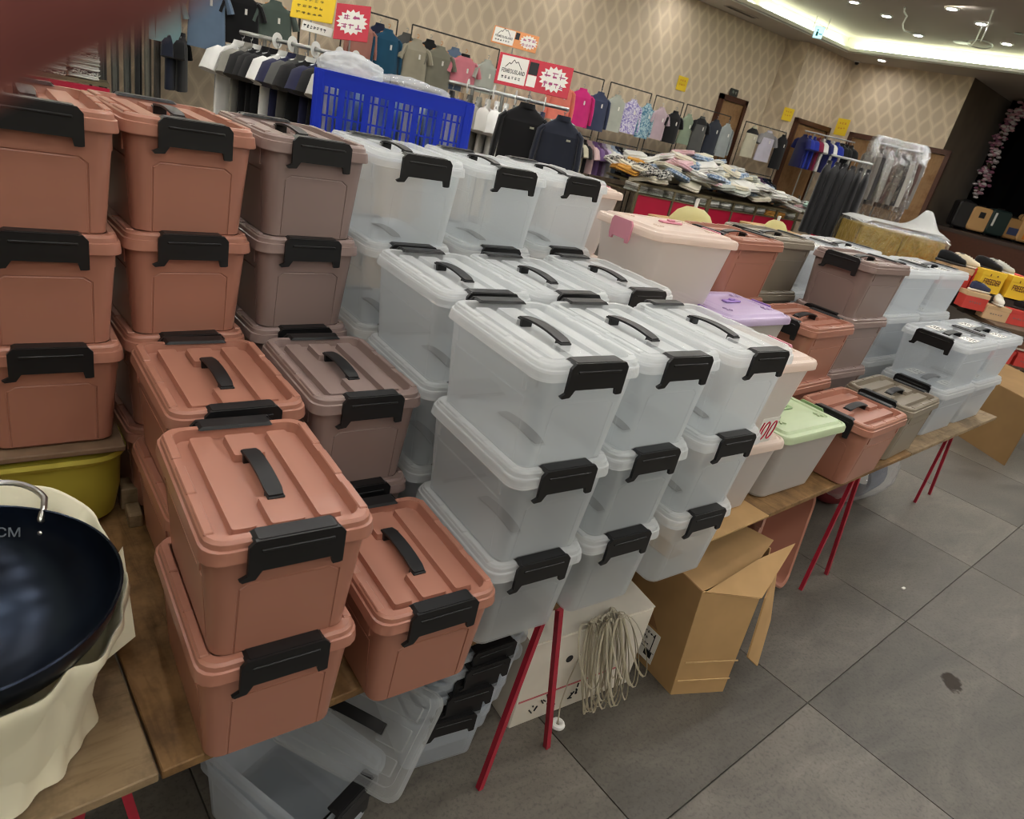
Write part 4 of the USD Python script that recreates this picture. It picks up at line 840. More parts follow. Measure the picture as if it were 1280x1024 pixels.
FK = {'white': folded_kit('white', WHT), 'light grey': folded_kit('light grey', LGREY, seed=1), 'ash grey': folded_kit('ash', GREY, seed=2), 'pale blue': folded_kit('blue', print_cloth('folded_blue', (120, 150, 186), (214, 222, 230), 22), seed=3),
      'black patterned': folded_kit('blackp', print_cloth('folded_black', (40, 40, 42), (220, 218, 210), 26), seed=4), 'mustard': folded_kit('mustard', cloth('mustard', (206, 150, 60)), seed=5), 'pale pink': folded_kit('pink', cloth('folded_pink', (228, 190, 196)), seed=6), 'mint': folded_kit('mint', cloth('mint', (176, 206, 194)), seed=7), 'cream': folded_kit('cream', cloth('folded_cream', (222, 216, 196)), seed=8)}
def part(x, y): return ('left end', 'left of the middle', 'middle', 'right of the middle', 'right end')[int(min(4, max(0, (x - 6.7) / .75)))] + (', back' if y > 6.95 else ', front') if x < 10.3 else ('left side', 'middle', 'right side')[int(min(2, max(0, (x - 10.4) / .35)))]
def heap(pts, where, choose, tiltmax=0):
    for i, (x, y, z) in enumerate(pts):
        c = choose(i, x, y); wh = where if not tiltmax else f'{where}, {part(x, y)}'
        FK[c].put(f'{c} folded shirt {wh}', (x, y, z), random.uniform(0, 360) if tiltmax else random.uniform(-6, 6) + 180 * (i % 2), f'{c} folded shirts {wh}', tilt=(random.uniform(-tiltmax, tiltmax), random.uniform(-tiltmax, tiltmax)), scale=((1.25, 1.25, 1.5) if tiltmax else None))
def display_table(label, plan, z, th=.03, panels=RED, skirt=.62):
    t = thing('display_table', label, 'display table', (*np.mean(plan, 0), 0), 0); c = np.array([*np.mean(plan, 0), 0]); P = [np.array([*p, 0]) - c for p in plan]
    obj('tabletop', hull([p + (0, 0, q) for p in P for q in (z - th, z)]), plain('olive_metal', (110, 100, 74), .5), t)
    return t, P
REDP = plain('crimson_panel', (186, 12, 56), .55)
tpl = [(6.78, 6.72), (7.86, 6.42), (7.95, 7.35), (6.85, 7.5)]; tpl2 = [(7.90, 6.42), (10.2, 6.54), (10.2, 7.45), (8.0, 7.35)]; tpl3 = [(10.35, 6.30), (11.5, 6.1), (11.6, 6.62), (10.4, 6.85)]
for plan, lab, npan in ((tpl, 'crimson fronted table end at the left of the clothes heap', 2), (tpl2, 'long crimson fronted table under the heap of folded shirts', 4), (tpl3, 'crimson fronted table beside the black clothes rack', 2)):
    t, P = display_table(lab, plan, .95)
    a, b = P[0], P[1]; d = (b - a) / npan; nn = np.array([d[1], -d[0], 0]); nn /= np.linalg.norm(nn)
    for k in range(npan):
        p0, p1 = a + d * (k + .04), a + d * (k + .96)
        obj('panel', hull([p + nn * s + (0, 0, z) for p in (p0, p1) for s in (-.012, -.03) for z in (.12, .80)]), REDP, t)
    for k in range(npan + 1): obj('post', bar(a + d * k - nn * .02 + (0, 0, 0), a + d * k - nn * .02 + (0, 0, .92), .03), plain('olive_metal', (110, 100, 74), .5), t)
    obj('shelf', hull([p + (0, 0, q) for p in P for q in (.80, .815)]), plain('olive_metal', (110, 100, 74), .5), t)
# piles visible on the shelf edge, and the heap on top
def lerp(p, q, s): return (p[0] + (q[0] - p[0]) * s, p[1] + (q[1] - p[1]) * s)
for i, s in enumerate(np.linspace(.05, .95, 5)):
    x, y = lerp(tpl[0], tpl[1], s); heap([(x + .03, y + .16, .816), (x + .03, y + .155, .853), (x + .03, y + .16, .889)], 'stacked on the shelf under the left table end', lambda i, x, y: ('light grey', 'ash grey', 'white')[i])
for i, s in enumerate(np.linspace(.06, .95, 8)):
    x, y = lerp(tpl2[0], tpl2[1], s); heap([(x, y + .16, .816), (x, y + .155, .853), (x, y + .16, .889)], 'stacked on the shelf under the long table', lambda q, x, y, i=i: ('mustard', 'mustard', 'cream')[q] if i in (5, 6) else ('ash grey', 'white', 'light grey')[q])
hp = []
for i in range(150):
    u, v = random.random(), random.random(); x, y = (lerp(lerp(tpl[0], tpl[1], u), lerp(tpl[3], tpl[2], u), v) if i % 3 == 0 else lerp(lerp(tpl2[0], tpl2[1], u * .95), lerp(tpl2[3], tpl2[2], u * .95), v))
    top = .08 + .40 * math.sin(math.pi * min(1, max(0, (x - 6.7) / 3.6))) * (.35 + .65 * v)
    hp.append((x, y, .955 + random.random() ** .6 * top))
hp.sort(key=lambda p: p[2])
def col(i, x, y):
    if x < 7.25: return random.choice(('black patterned', 'black patterned', 'white', 'mustard', 'cream'))
    if x < 8.4: return random.choice(('white', 'cream', 'pale pink', 'light grey', 'white', 'pale blue'))
    return random.choice(('white', 'white', 'light grey', 'white', 'cream', 'white', 'white', 'pale blue'))
heap(hp, 'in the heap', col, 16)
heap([(10.5 + .22 * (i % 5), 6.42 + .15 * (i // 5 % 3) - .1 * (i % 5) * .25, .955 + .036 * (i // 10) + random.uniform(0, .03)) for i in range(30)], 'on the table by the black rack', lambda i, x, y: random.choice(('mint', 'white', 'mustard', 'black patterned', 'pale pink', 'white')), 10)
lt_plan = [(.02, 7.40), (.80, 7.42), (.82, 7.75), (.02, 7.75)]
t, P = display_table('crimson fronted table with white folded clothes at the far left', lt_plan, .93)
obj('panel', hull([p + (0, -s, z) for p in (P[0], P[1]) for s in (0, .02) for z in (.2, .89)]), REDP, t)
heap([(.14 + .24 * (i % 3), 7.57, .932 + .036 * (i // 3)) for i in range(27)], 'piled on the far left table', lambda i, x, y: ('white', 'light grey', 'white', 'black patterned')[i * 7 % 4])

# racks nearer to the camera, with round size dividers
def near_rack(a, b, z, label, seed):
    o = rail('clothes_rack', a, b, z, label, mat=CHROME, r=.014); return o
R0a, R0b, R0z = np.array([1.42, 5.62]), np.array([2.0, 4.70]), 1.565
near_rack(R0a, R0b, R0z, 'chrome clothes rack with white size dividers and dark polo shirts', 1)
R1a, R1b, R1z = np.array([2.72, 4.90]), np.array([3.40, 4.29]), 1.565
near_rack(R1a, R1b + .02, R1z, 'chrome clothes rack left of the mountain sign, black and navy tops at its end', 2)
def divider(p, ang, lab):
    o = thing('size_divider', lab, 'size divider', p, ang)
    obj('disc', frame(cat_([loft([np.stack([r * np.cos(q), r * np.sin(q), np.full(24, z)], 1) for r, z in ((.018, -.002), (.05, -.002), (.05, .002), (.018, .002))] + [np.stack([.018 * np.cos(q), .018 * np.sin(q), np.full(24, -.002)], 1)], False) for q in [np.linspace(0, 2 * np.pi, 24, endpoint=False)]]), (0, 0, 0), (0, 1, 0), (0, 0, 1)), WHITE, o)
    return o
ang0 = math.degrees(math.atan2(*(R0b - R0a)[::-1])); ang1 = math.degrees(math.atan2(*(R1b - R1a)[::-1]))
for i, s in enumerate((.30, .42, .60, .78, .90)): p = R0a + (R0b - R0a) * s; divider((*p, R0z), ang0, f'round white size divider, {("first", "second", "third", "fourth", "fifth")[i]} from the left on the polo shirt rack')
for i, s in enumerate((.16, .38, .56, .80)): p = R1a + (R1b - R1a) * s; divider((*p, R1z), ang1, f'round white size divider, {("first", "second", "third", "fourth")[i]} from the left on the rack by the mountain sign')
NB = [('white', (226, 226, 220)), ('grey', (140, 138, 130)), ('black', (26, 26, 28)), ('black', (26, 26, 28)), ('white', (226, 226, 220)), ('navy', (38, 44, 66)), ('dark_grey', (86, 86, 84)), ('black', (26, 26, 28))]
for i, s in enumerate(np.linspace(.02, .96, 14)):
    p = R0a + (R0b - R0a) * s
    nm = ('white', 'grey', 'black', 'black', 'black', 'white', 'navy', 'dark grey', 'black', 'navy', 'black', 'pale grey', 'white', 'rose')[i]
    rgb = dict(white=(228, 228, 224), grey=(140, 138, 130), black=(26, 26, 28), navy=(40, 42, 70)).get(nm, {'dark grey': (86, 86, 84), 'pale grey': (196, 194, 188), 'rose': (206, 170, 172)}.get(nm))
    garment(f'{nm} polo shirt, {ORD[i]} from the left on the rack behind the blue crate', (*p, R0z - .066), ang0 + 90 + random.uniform(-10, 10), .46, .56, cloth('p_' + nm.replace(' ', '_'), rgb), 'short', dep=.07, tagged=False, seed=100 + i, collar=(WHT if i in (2, 5, 8) else None))
for i, s in enumerate(np.linspace(.04, .80, 11)):
    p = R1a + (R1b - R1a) * s; nm = ('black', 'tan', 'dark grey', 'grey', 'pale grey', 'white', 'white', 'charcoal', 'petrol', 'black', 'navy')[i]
    rgb = {'black': (26, 26, 28), 'tan': (170, 140, 104), 'dark grey': (86, 86, 84), 'grey': (140, 138, 130), 'pale grey': (196, 194, 188), 'white': (228, 228, 224), 'charcoal': (62, 70, 74), 'petrol': (44, 70, 92), 'navy': (40, 42, 70)}[nm]
    garment(f'{nm} top, {ORD[i]} from the left on the rack by the mountain sign', (*p, R1z - .066 - .0), ang1 + 90 + random.uniform(-8, 8), .40, .50, cloth('p_' + nm.replace(' ', '_'), rgb), 'short', dep=.07, tagged=False, seed=130 + i)
garment('black long sleeved top facing front at the end of the near rack', (2.84, 4.02, 1.53), -38, .31, .50, BLK, 'long', dep=.11, tagged=False, seed=150, logo=True)
garment('dark navy hooded top facing front at the end of the near rack', (3.02, 3.84, 1.505), -36, .28, .50, cloth('dark_navy', (40, 44, 56)), 'long', dep=.11, tagged=False, seed=151, logo=True)

# ------------------------------------------------------------------ signs
def sign(name, label, tl, tr, bl, base, parts, cat='sign'):
    tl, tr, bl = map(np.array, (tl, tr, bl)); x = tr - tl; up = tl - bl; w, h = np.linalg.norm(x), np.linalg.norm(up)
    o = thing(name, label, cat, bl, 0); z = np.zeros(3)
    obj('board', frame(box(w, h, .006, (w / 2, h / 2, -.003), .001), z, x, up), base, o)
    for nm, m, mt_ in parts(w, h): obj(nm, frame(m, z, x, up), mt_, o)
    if name != 'wall_sign': obj('holder', tube([(x / 2), (x / 2) + (0, 0, -(.25 if 'orange' not in label else bl[2] - .01))], .006, 6), CHROME, o)
    return o
def burst(cx, cy, rx, ry, z, n=16):
    P = []
    for k in range(2 * n):
        a = math.pi * k / n; q = 1 if k % 2 == 0 else .78; P.append((cx + rx * q * math.cos(a), cy + ry * q * math.sin(a)))
    t = trimesh.creation.extrude_polygon(Polygon(P), .001, engine='earcut'); t.apply_translation((0, 0, z)); return t
def at2(m, x, y, z=0): m = m.copy(); m.apply_translation((x, y, z)); return m
def mountain(x, y, s, z):
    pts = [(0, 0), (.22, .30), (.30, .22), (.46, .52), (.60, .34), (.70, .44), (1, 0)]
    ms = [bar((x + a[0] * s, y + a[1] * s, z), (x + b[0] * s, y + b[1] * s, z), .022 * s + .002, .001) for a, b in zip(pts[:-1], pts[1:])]
    return cat_(ms)
def words(w, h, x0, x1, y0, y1, big):
    """a white panel with the mountain mark and the name"""
    pw, ph = (x1 - x0) * w, (y1 - y0) * h; n = [('panel', box(pw, ph, .001, (x0 * w + pw / 2, y0 * h + ph / 2, .001)), PAPERW)]
    tx = text('FEMEOUSLAND', ph * .15, .0008, True); s = pw * .86 / tx.extents[0]; tx.vertices[:, 0] *= s
    n.append(('lettering', at2(tx, x0 * w + pw * .07, y0 * h + ph * .36, .0016), INK))
    n.append(('emblem', mountain(x0 * w + pw * .18, y0 * h + ph * .56, pw * .62, .002), INK))
    n.append(('lettering', at2(glyphs(6, pw * .10, ph * .13, 77, .25), x0 * w + pw * .10, y0 * h + ph * .12, .0016), INK))
    return n
def sale(w, h, cx, seed):
    rx, ry = .20 * w, .42 * h; n = [('burst', burst(cx * w, .5 * h, rx, ry, .0015), PAPERW)]
    n.append(('lettering', cat_([at2(glyphs(3, rx * .46, ry * .50, seed, .10), cx * w - rx * .70, .52 * h, .0026), at2(glyphs(4, rx * .33, ry * .48, seed + 1, .10), cx * w - rx * .68, .22 * h, .0026)]), INKP)); return n
sign('hanging_sign', 'wide red and white sign with mountain emblem and starburst on the near rack', (3.016, 4.774, 1.842), (3.447, 4.422, 1.845), (2.971, 4.691, 1.629), SIGNR,
     lambda w, h: words(w, h, .04, .40, .10, .93, 1) + [('panel', box(.12 * w, .40 * h, .001, (.48 * w, .70 * h, .001)), INK), ('panel', box(.12 * w, .36 * h, .001, (.48 * w, .30 * h, .001)), PAPERW)] + sale(w, h, .77, 5))
sign('hanging_sign', 'smaller orange and white sign above the wide red sign', (4.088, 6.634, 2.188), (4.444, 6.334, 2.176), (4.044, 6.58, 2.03), SIGNO,
     lambda w, h: words(w, h, .03, .48, .08, .94, 1) + [('panel', box(.09 * w, .4 * h, .001, (.54 * w, .70 * h, .001)), INK)] + sale(w, h, .80, 9))
sign('hanging_sign', 'red starburst sale sign above the polo shirt rack', (2.062, 5.598, 1.908), (2.265, 5.446, 1.935), (2.033, 5.485, 1.669), SIGNR,
     lambda w, h: [('burst', burst(.5 * w, .5 * h, .46 * w, .36 * h, .0015), PAPERW), ('lettering', cat_([at2(glyphs(2, .24 * w, .17 * h, 15, .15), .22 * w, .55 * h, .0026), at2(glyphs(3, .19 * w, .17 * h, 16, .1), .18 * w, .30 * h, .0026)]), INKP)])
sign('hanging_sign', 'white strip with black lettering under the yellow price card', (1.898, 5.782, 1.748), (2.079, 5.627, 1.737), (1.884, 5.762, 1.685), PAPERW,
     lambda w, h: [('lettering', at2(glyphs(7, .09 * w, .45 * h, 21, .2), .05 * w, .28 * h, .001), INK)])
sign('hanging_sign', 'yellow handwritten price card at the top edge beside the starburst sign', (1.884, 6.022, 1.930), (2.144, 5.822, 1.945), (1.856, 5.952, 1.757), SIGNY,
     lambda w, h: [('lettering', cat_([at2(glyphs(5, .10 * w, .12 * h, 31 + r, .3), .12 * w, (.72 - .27 * r) * h, .001) for r in range(3)]), INKG)])
for lab, x, y, z, xx in (('small yellow paper sign on the wall above the black tops', 8.66, 8.293, 2.36, (1, 0, 0)), ('yellow paper sign on the wall at the corner beside the pilaster', 11.28, 8.10, 2.36, (1, -.25, 0)), ('yellow paper sign on the end wall beside the double door', 12.44, 7.76, 2.41, (.2, -.98, 0))):
    x_ = np.array(xx) / np.linalg.norm(xx); a = np.array([x, y, z]); hh = .20 if x < 12 else .28
    if 11 < x < 12: a = np.array([11.02, 7.94, 2.36]); 
    sign('wall_sign', lab, a - x_ * .11 + (0, 0, hh / 2), a + x_ * .11 + (0, 0, hh / 2), a - x_ * .11 - (0, 0, hh / 2), SIGNY, lambda w, h: [('lettering', cat_([at2(glyphs(3, .16 * w, .14 * h, 41 + r, .3), .2 * w, (.66 - .3 * r) * h, .001) for r in range(2)]), plain('orange_ink', (210, 120, 40), .7))])

# ------------------------------------------------------------------ blue crate with bags behind the clear boxes
o = thing('carton', 'tall plain carton hidden under the blue crate', 'carton', (1.20, 2.55, 0), -24); obj('carton_body', box(.56, .46, 1.235, (0, 0, .6175), .005), CARD, o)
cr = thing('blue_crate', 'blue slatted plastic crate full of bagged goods behind the clear boxes', 'crate', (1.20, 2.55, 1.24), -24)
CW, CD, CH = .53, .40, .245
obj('crate_floor', box(CW - .02, CD - .02, .01, (0, 0, .005)), BLUE, cr)
def crate_wall(L, fx):
    ms = [fx(box(L, .012, .05, (0, 0, CH - .025))), fx(box(L, .012, .025, (0, 0, .0125))), fx(box(L, .006, .006, (0, 0, CH * .42))), fx(box(L, .016, .008, (0, 0, CH - .004))), fx(box(L, .006, .005, (0, 0, CH * .70)))]
    n = int(L / .021)
    for k in range(n + 1): ms.append(fx(box(.007 if k % 4 else .022, .009, CH, (-L / 2 + k * L / n, 0, CH / 2))))
    return cat_(ms)
RZ = lambda t, a: t.apply_transform(trimesh.transformations.rotation_matrix(a, (0, 0, 1)))
for s in (-1, 1):
    obj('long_wall', crate_wall(CW, lambda t, s=s: t.apply_translation((0, s * CD / 2, 0))), BLUE, cr, smooth=False)
    obj('short_wall', crate_wall(CD, lambda t, s=s: RZ(t, math.pi / 2).apply_translation((s * CW / 2, 0, 0))), BLUE, cr, smooth=False)
for sx in (-1, 1):
    for sy in (-1, 1): obj('corner_post', box(.035, .035, CH, (sx * (CW / 2 - .008), sy * (CD / 2 - .008), CH / 2), .006), BLUE, cr)
def lump(name, c, s, mat, label, cat, seed, rough=.25):
    t = trimesh.creation.icosphere(4, 1); v = np.array(t.vertices); v *= (1 + rough * (meshkit.fbm(v * 2.3 + seed, 4, seed) - .5) * 2)[:, None]; t.vertices = v * s
    o = thing(name, label, cat, c, 20); obj('film', t, mat, o, smooth=80); return o
lump('plastic_bag', (1.04, 2.60, 1.50), (.13, .10, .055), BAG, 'puffed white plastic bag on the left of the blue crate', 'plastic bag', 3)
lump('plastic_bag', (1.24, 2.52, 1.475), (.17, .13, .045), FILM, 'clear plastic bag bulging over the blue crate', 'plastic bag', 5)
for k in range(7):
    o = thing('bagged_pack', f'flat white pack in clear film inside the blue crate, {("first", "second", "third", "fourth", "fifth", "sixth", "seventh")[k]} from the left', 'pack', (1.20 + (k - 3) * .064, 2.52 - (k - 3) * .028, 1.252), -24 + 70 + 6 * (k % 3))
    obj('pack', box(.30, .05, .20, (0, 0, .10), .012), (PAPERW, plain('pale_blue_pack', (150, 176, 214), .5))[k % 2], o)

# ------------------------------------------------------------------ pilaster rack, black rack, wrapped rack, wrapped cartons
ra, rb = np.array([11.13, 7.58]), np.array([11.86, 7.05])
rail('clothes_rack', ra, rb, 2.165, 'chrome rail of blue, white and black sports shirts before the pilaster door', mat=CHROME)
an = math.degrees(math.atan2(*(rb - ra)[::-1]))
for i, s in enumerate(np.linspace(.04, .96, 11)):
    nm, rgb = (('navy', (34, 38, 96)), ('royal blue', (34, 50, 150)), ('royal blue', (34, 50, 150)), ('wine', (120, 30, 60)), ('white', (228, 228, 224)), ('navy', (34, 38, 96)), ('white', (228, 228, 224)), ('royal blue', (34, 50, 150)), ('black', (26, 26, 28)), ('black', (26, 26, 28)), ('black', (26, 26, 28)))[i]
    garment(f'{nm} sports shirt, {ORD[i]} from the left on the rail before the pilaster door', (*(ra + (rb - ra) * s), 2.10), an + 90 + random.uniform(-8, 8), .42, .52, cloth('sp_' + nm.replace(' ', '_'), rgb), 'short', dep=.08, tagged=False, seed=170 + i)
ra, rb = np.array([6.90, 4.30]), np.array([7.26, 4.04])
rail('clothes_rack', ra, rb, 1.74, 'rack of long black garments behind the large clear boxes', mat=CHROME)
an = math.degrees(math.atan2(*(rb - ra)[::-1]))
for i, s in enumerate(np.linspace(.02, .98, 6)): garment(f'long black garment, {ORD[i]} from the left on the rack behind the clear boxes', (*(ra + (rb - ra) * s), 1.675), an + 60 + random.uniform(-10, 10), .34, .72, (BLK, cloth('soft_black', (38, 38, 40)))[i % 2], 'none', dep=.09, tagged=False, seed=190 + i)
ra, rb = np.array([8.90, 5.02]), np.array([9.40, 4.62])
rail('clothes_rack', ra, rb, 2.05, 'clothes rack wrapped in clear plastic film before the double door', mat=CHROME)
an = math.degrees(math.atan2(*(rb - ra)[::-1]))
for i, s in enumerate(np.linspace(.05, .95, 9)): garment(f'garment under the clear film of the wrapped rack, {ORD[i]} from the left', (*(ra + (rb - ra) * s), 1.985), an + 90 + random.uniform(-10, 10), .36, .66, cloth(f'wrapped_{i % 4}', ((120, 116, 110), (60, 58, 58), (168, 164, 156), (90, 70, 66))[i % 4]), 'long', dep=.07, tagged=False, seed=210 + i)
n = 90; ab = np.linspace(0, 2 * np.pi, n, endpoint=False); R = []
for z, kx, ky in ((1.18, .30, .20), (1.30, .31, .22), (1.45, .33, .23), (1.65, .33, .23), (1.85, .34, .23), (2.0, .34, .20), (2.09, .33, .10), (2.13, .30, .03)):
    w = 1 + .10 * np.sin(17 * ab + z * 5) * .6 + .06 * np.sin(29 * ab + z * 9) + .08 * np.sin(7 * ab - z * 3)
    R.append(np.stack([kx * np.sign(np.cos(ab)) * np.abs(np.cos(ab)) ** .6 * w, ky * np.sin(ab) * w, np.full(n, z) + .015 * np.sin(11 * ab + z * 4)], 1))
o = thing('film_cover', 'crinkled clear plastic film over the wrapped clothes rack', 'plastic film', (9.15, 4.82, 0), an); obj('film', loft(R), FILM2, o, smooth=25)
wp = thing('wrapped_cartons', 'yellow cartons stacked under clear stretch film behind the large clear boxes', 'cartons', (7.03, 3.42, 0), math.degrees(math.atan2(-.513, .675)))
GOLD = plain('gold_carton', (190, 160, 62), .6, var=.25, vscale=14)
for r in range(4):
    for k in range(2): obj('carton_tier', box(.41, .50, .285, (-.21 + .42 * k, .05, .15 + r * .30), .006), GOLD, wp)
obj('pallet', box(.86, .52, .02, (0, .05, .008)), PLY, wp)
obj('packing_strip', cat_([box(.84, .004, .03, (0, -.205, .30 * r + .004 + .01), .001) for r in range(1, 4)]), plain('strip_beige', (196, 186, 150), .6), wp)
R = []
for z, g in ((.02, .0), (.4, .01), (.8, .0), (1.1, .012), (1.20, .008), (1.235, -.05)):
    q = rr(.88 + g, .56 + g, .04, z, 9, 0, .05); q[:, :2] += rng.normal(0, .006, (len(q), 2)); R.append(q)
obj('stretch_film', loft(R), FILM2, wp, smooth=20)
n = 24; G = np.array([(x, y) for x in np.linspace(-.43, .43, n) for y in np.linspace(-.22, .32, 14)])
Z = 1.225 - .5 * np.maximum(np.abs(G[:, 0]) - .36, 0) + .03 * meshkit.fbm(np.c_[G * 6, np.zeros(len(G))], 3, 2) + .20 * np.exp(-((G[:, 0] - .30) ** 2 / .006 + (G[:, 1] - .12) ** 2 / .03))
from scipy.spatial import Delaunay
dl = Delaunay(G).simplices
V = np.vstack([np.c_[G, Z], np.c_[G, Z - .003]]); F = np.vstack([dl, dl[:, ::-1] + len(G)])
o = thing('plastic_sheet', 'white plastic sheet peaking over the yellow wrapped cartons', 'plastic sheet', (7.03, 3.42, .02), math.degrees(math.atan2(-.513, .675))); obj('film', trimesh.Trimesh(V, F, process=False), BAG, o, smooth=60)
# pale yellow mesh covers peeping over the lids
for x, y, z, s, lab in ((2.40, 2.02, 1.215, .8, 'pale yellow domed cover with stick handle behind the terracotta lids'), (3.28, 2.20, 1.22, .5, 'small pale yellow knob cover behind the clear lids')):
    o = thing('domed_cover', lab, 'food cover', (x, y, z), 0); obj('dome', revolve([(.002, .085 * s), (.05 * s, .08 * s), (.09 * s, .055 * s), (.12 * s, .01 * s), (.122 * s, 0), (.118 * s, 0), (.085 * s, .05 * s), (.002, .078 * s)][::-1], 28), clear('pale_yellow_film', (232, 226, 168), .6, .9, rough=.3) if 'pale_yellow_film' not in MATS else MATS['pale_yellow_film'], o)
    obj('knob', tube([(0, 0, .08 * s), (0, 0, .13 * s)], .008, 8), WHITE, o)
    k = thing('carton', f'plain carton hidden under the {lab.split(" with")[0].split(" behind")[0]}', 'carton', (x, y, 0), 0); obj('carton_body', box(.28, .26, z - .002, (0, 0, (z - .002) / 2), .004), CARD, k)

# ------------------------------------------------------------------ shoes, shoe boxes, suitcases
tt_ = thing('shoe_table', 'dark wooden table carrying the shoe boxes at the right edge', 'table', (7.75, 2.55, 0), -45)
obj('tabletop', box(1.5, 1.9, .04, (.35, .0, .68), .004), plain('dark_brown_wood', (92, 72, 54), .6, var=.2), tt_)
for sx in (-.35, 1.05):
    for sy in (-.9, .9): obj('leg', box(.04, .04, .66, (sx, sy, .33)), DARKMETAL, tt_)
obj('lower_shelf', box(1.45, 1.8, .02, (.35, 0, .38)), plain('dark_brown_wood', (92, 72, 54), .6, var=.2), tt_)
def shoebox(label, p, w, d, h, rz, body, lid, txt=None, tm_=INK):
    o = thing('shoe_box', label, 'shoe box', p, rz)
    obj('box_body', box(w, d, h * .8, (0, 0, h * .4), .002), body, o); obj('lid', box(w + .006, d + .006, h * .26, (0, 0, h * .87), .002), lid, o)
    if txt:
        t = text(txt, h * .24, .0008, True); t.vertices[:, 0] *= w * .72 / t.extents[0]; t.apply_translation((-w * .36, 0, 0)); obj('lettering', frame(t, (0, -d / 2 - .0035, h * .38), (1, 0, 0), (0, 0, 1)), tm_, o)
        obj('emblem', frame(cat_([box(.008, .02, .001, (-.03, 0, 0)), box(.012, .012, .001, (.03, 0, 0))]), (0, -d / 2 - .004, h * .80), (1, 0, 0), (0, 0, 1)), tm_, o)
    else:
        obj('lettering', frame(glyphs(5, w * .09, h * .14, int(p[0] * 100)), (-w * .28, -d / 2 - .001, h * .36), (1, 0, 0), (0, 0, 1)), plain('grey_print', (120, 110, 104), .7), o)
    return o
SR, SY, ST = plain('red_shoe_box', (206, 66, 58), .6), plain('yellow_shoe_box', (232, 190, 44), .6), plain('tan_shoe_box', (206, 172, 132), .6)
RZS = -41
def sbx(p): return (p[0], p[1], p[2])
shoebox('yellow shoe box standing upright, left of the two at the right edge', (7.06, 2.475, .905), .205, .12, .19, RZS, SY, SY, 'FREEDER', plain('brown_print', (96, 40, 24), .7))
shoebox('yellow shoe box standing upright, right of the two at the edge', (7.245, 2.30, .905), .205, .12, .19, RZS, SY, SY, 'FREEDER', plain('brown_print', (96, 40, 24), .7))
shoebox('red and tan shoe box below the dark navy shoe', (6.93, 2.475, .745), .20, .14, .15, RZS, SR, ST)
shoebox('tan shoe box with red side below the white shoe', (7.07, 2.325, .70), .21, .14, .125, RZS, ST, ST)
shoebox('red shoe box at the right edge below the black shoe', (7.235, 2.20, .70), .19, .14, .13, RZS, SR, SR)
shoebox('pink red shoe box at the back under the black shoe', (7.18, 2.62, .86), .22, .3, .22, RZS, SR, SR)
shoebox('red shoe box lying behind the white sneaker', (7.00, 2.76, .86), .20, .3, .2, RZS, SR, ST)
shoebox('red shoe box far back among the sneakers', (7.42, 2.50, .90), .2, .3, .2, RZS, SR, SR)
o = thing('shoe_riser', 'dark riser board under the rear rows of shoes', 'riser', (7.35, 2.72, .70), -41); obj('riser_body', box(.9, .42, .155, (0, 0, .0775), .003), DARKMETAL, o)
o = thing('shoe_riser', 'low dark riser under the yellow shoe boxes', 'riser', (7.155, 2.395, .70), -41); obj('riser_body', box(.46, .115, .204, (0, 0, .09), .002), DARKMETAL, o)
def shoe(label, p, rz, upper, sole, cat='shoe', k=.9):
    o = thing('shoe', label, cat, p, rz); n = 16; a = np.linspace(0, 2 * np.pi, n, endpoint=False)
    def sec(y, w, z0, z1): return np.stack([w * np.cos(a), np.full(n, y), z0 + (z1 - z0) * (.5 + .5 * np.sign(np.sin(a)) * np.abs(np.sin(a)) ** .7)], 1) * k
    up = loft([sec(-.135, .018, .02, .045), sec(-.12, .036, .018, .066), sec(-.08, .045, .018, .078), sec(-.03, .042, .018, .098), sec(.03, .036, .018, .115), (sec(.085, .034, .018, .118)), sec(.12, .028, .018, .11), sec(.132, .015, .03, .095)])
    obj('upper', up, upper, o, smooth=60); obj('sole', loft([sec(-.142, .02, .0, .02), sec(-.125, .042, 0, .024), sec(-.07, .05, 0, .024), sec(.0, .04, 0, .026), sec(.09, .038, 0, .03), sec(.13, .03, 0, .03), sec(.14, .015, .004, .026)]), sole, o, smooth=50)
    obj('opening', frame(revolve([(.001, 0), (.026, 0), (.026, .004), (.001, .004)], 14), (0, .06 * k, .112 * k), (1, 0, 0), (0, 1, .1)), plain('shoe_lining', (60, 52, 50), .9), o)
    obj('laces', cat_([box(.05 * k, .005, .004, (0, y * k, z * k)) for y, z in ((-.06, .088), (-.035, .098), (-.01, .107))]), sole, o); return o
SOLE = plain('pale_sole', (222, 214, 198), .6); DS = plain('dark_sole', (40, 38, 38), .6)
shoe('dark sneaker at the left of the upper shoe row', (6.87, 2.76, 1.062), 30, BLK, DS); shoe('cream sneaker seen toe on in the upper shoe row', (7.02, 2.70, 1.062), 10, cloth('cream_shoe', (222, 208, 180)), SOLE)
shoe('black shoe in the upper row above the yellow box', (7.14, 2.56, 1.082), 5, BLK, DS); shoe('pale grey sneaker above the right yellow box', (7.25, 2.50, 1.082), 15, cloth('grey_shoe', (196, 196, 186)), SOLE)
shoe('navy blue shoe lying on the red and tan shoe box', (6.96, 2.47, .896), 60, cloth('navy_shoe', (50, 56, 84)), SOLE, k=.75); shoe('off white sneaker on the tan shoe box', (7.09, 2.34, .826), -50, cloth('white_shoe', (232, 228, 214)), SOLE, k=.8)
shoe('black shoe on the red shoe box at the right edge', (7.27, 2.22, .831), 20, BLK, DS, k=.8)
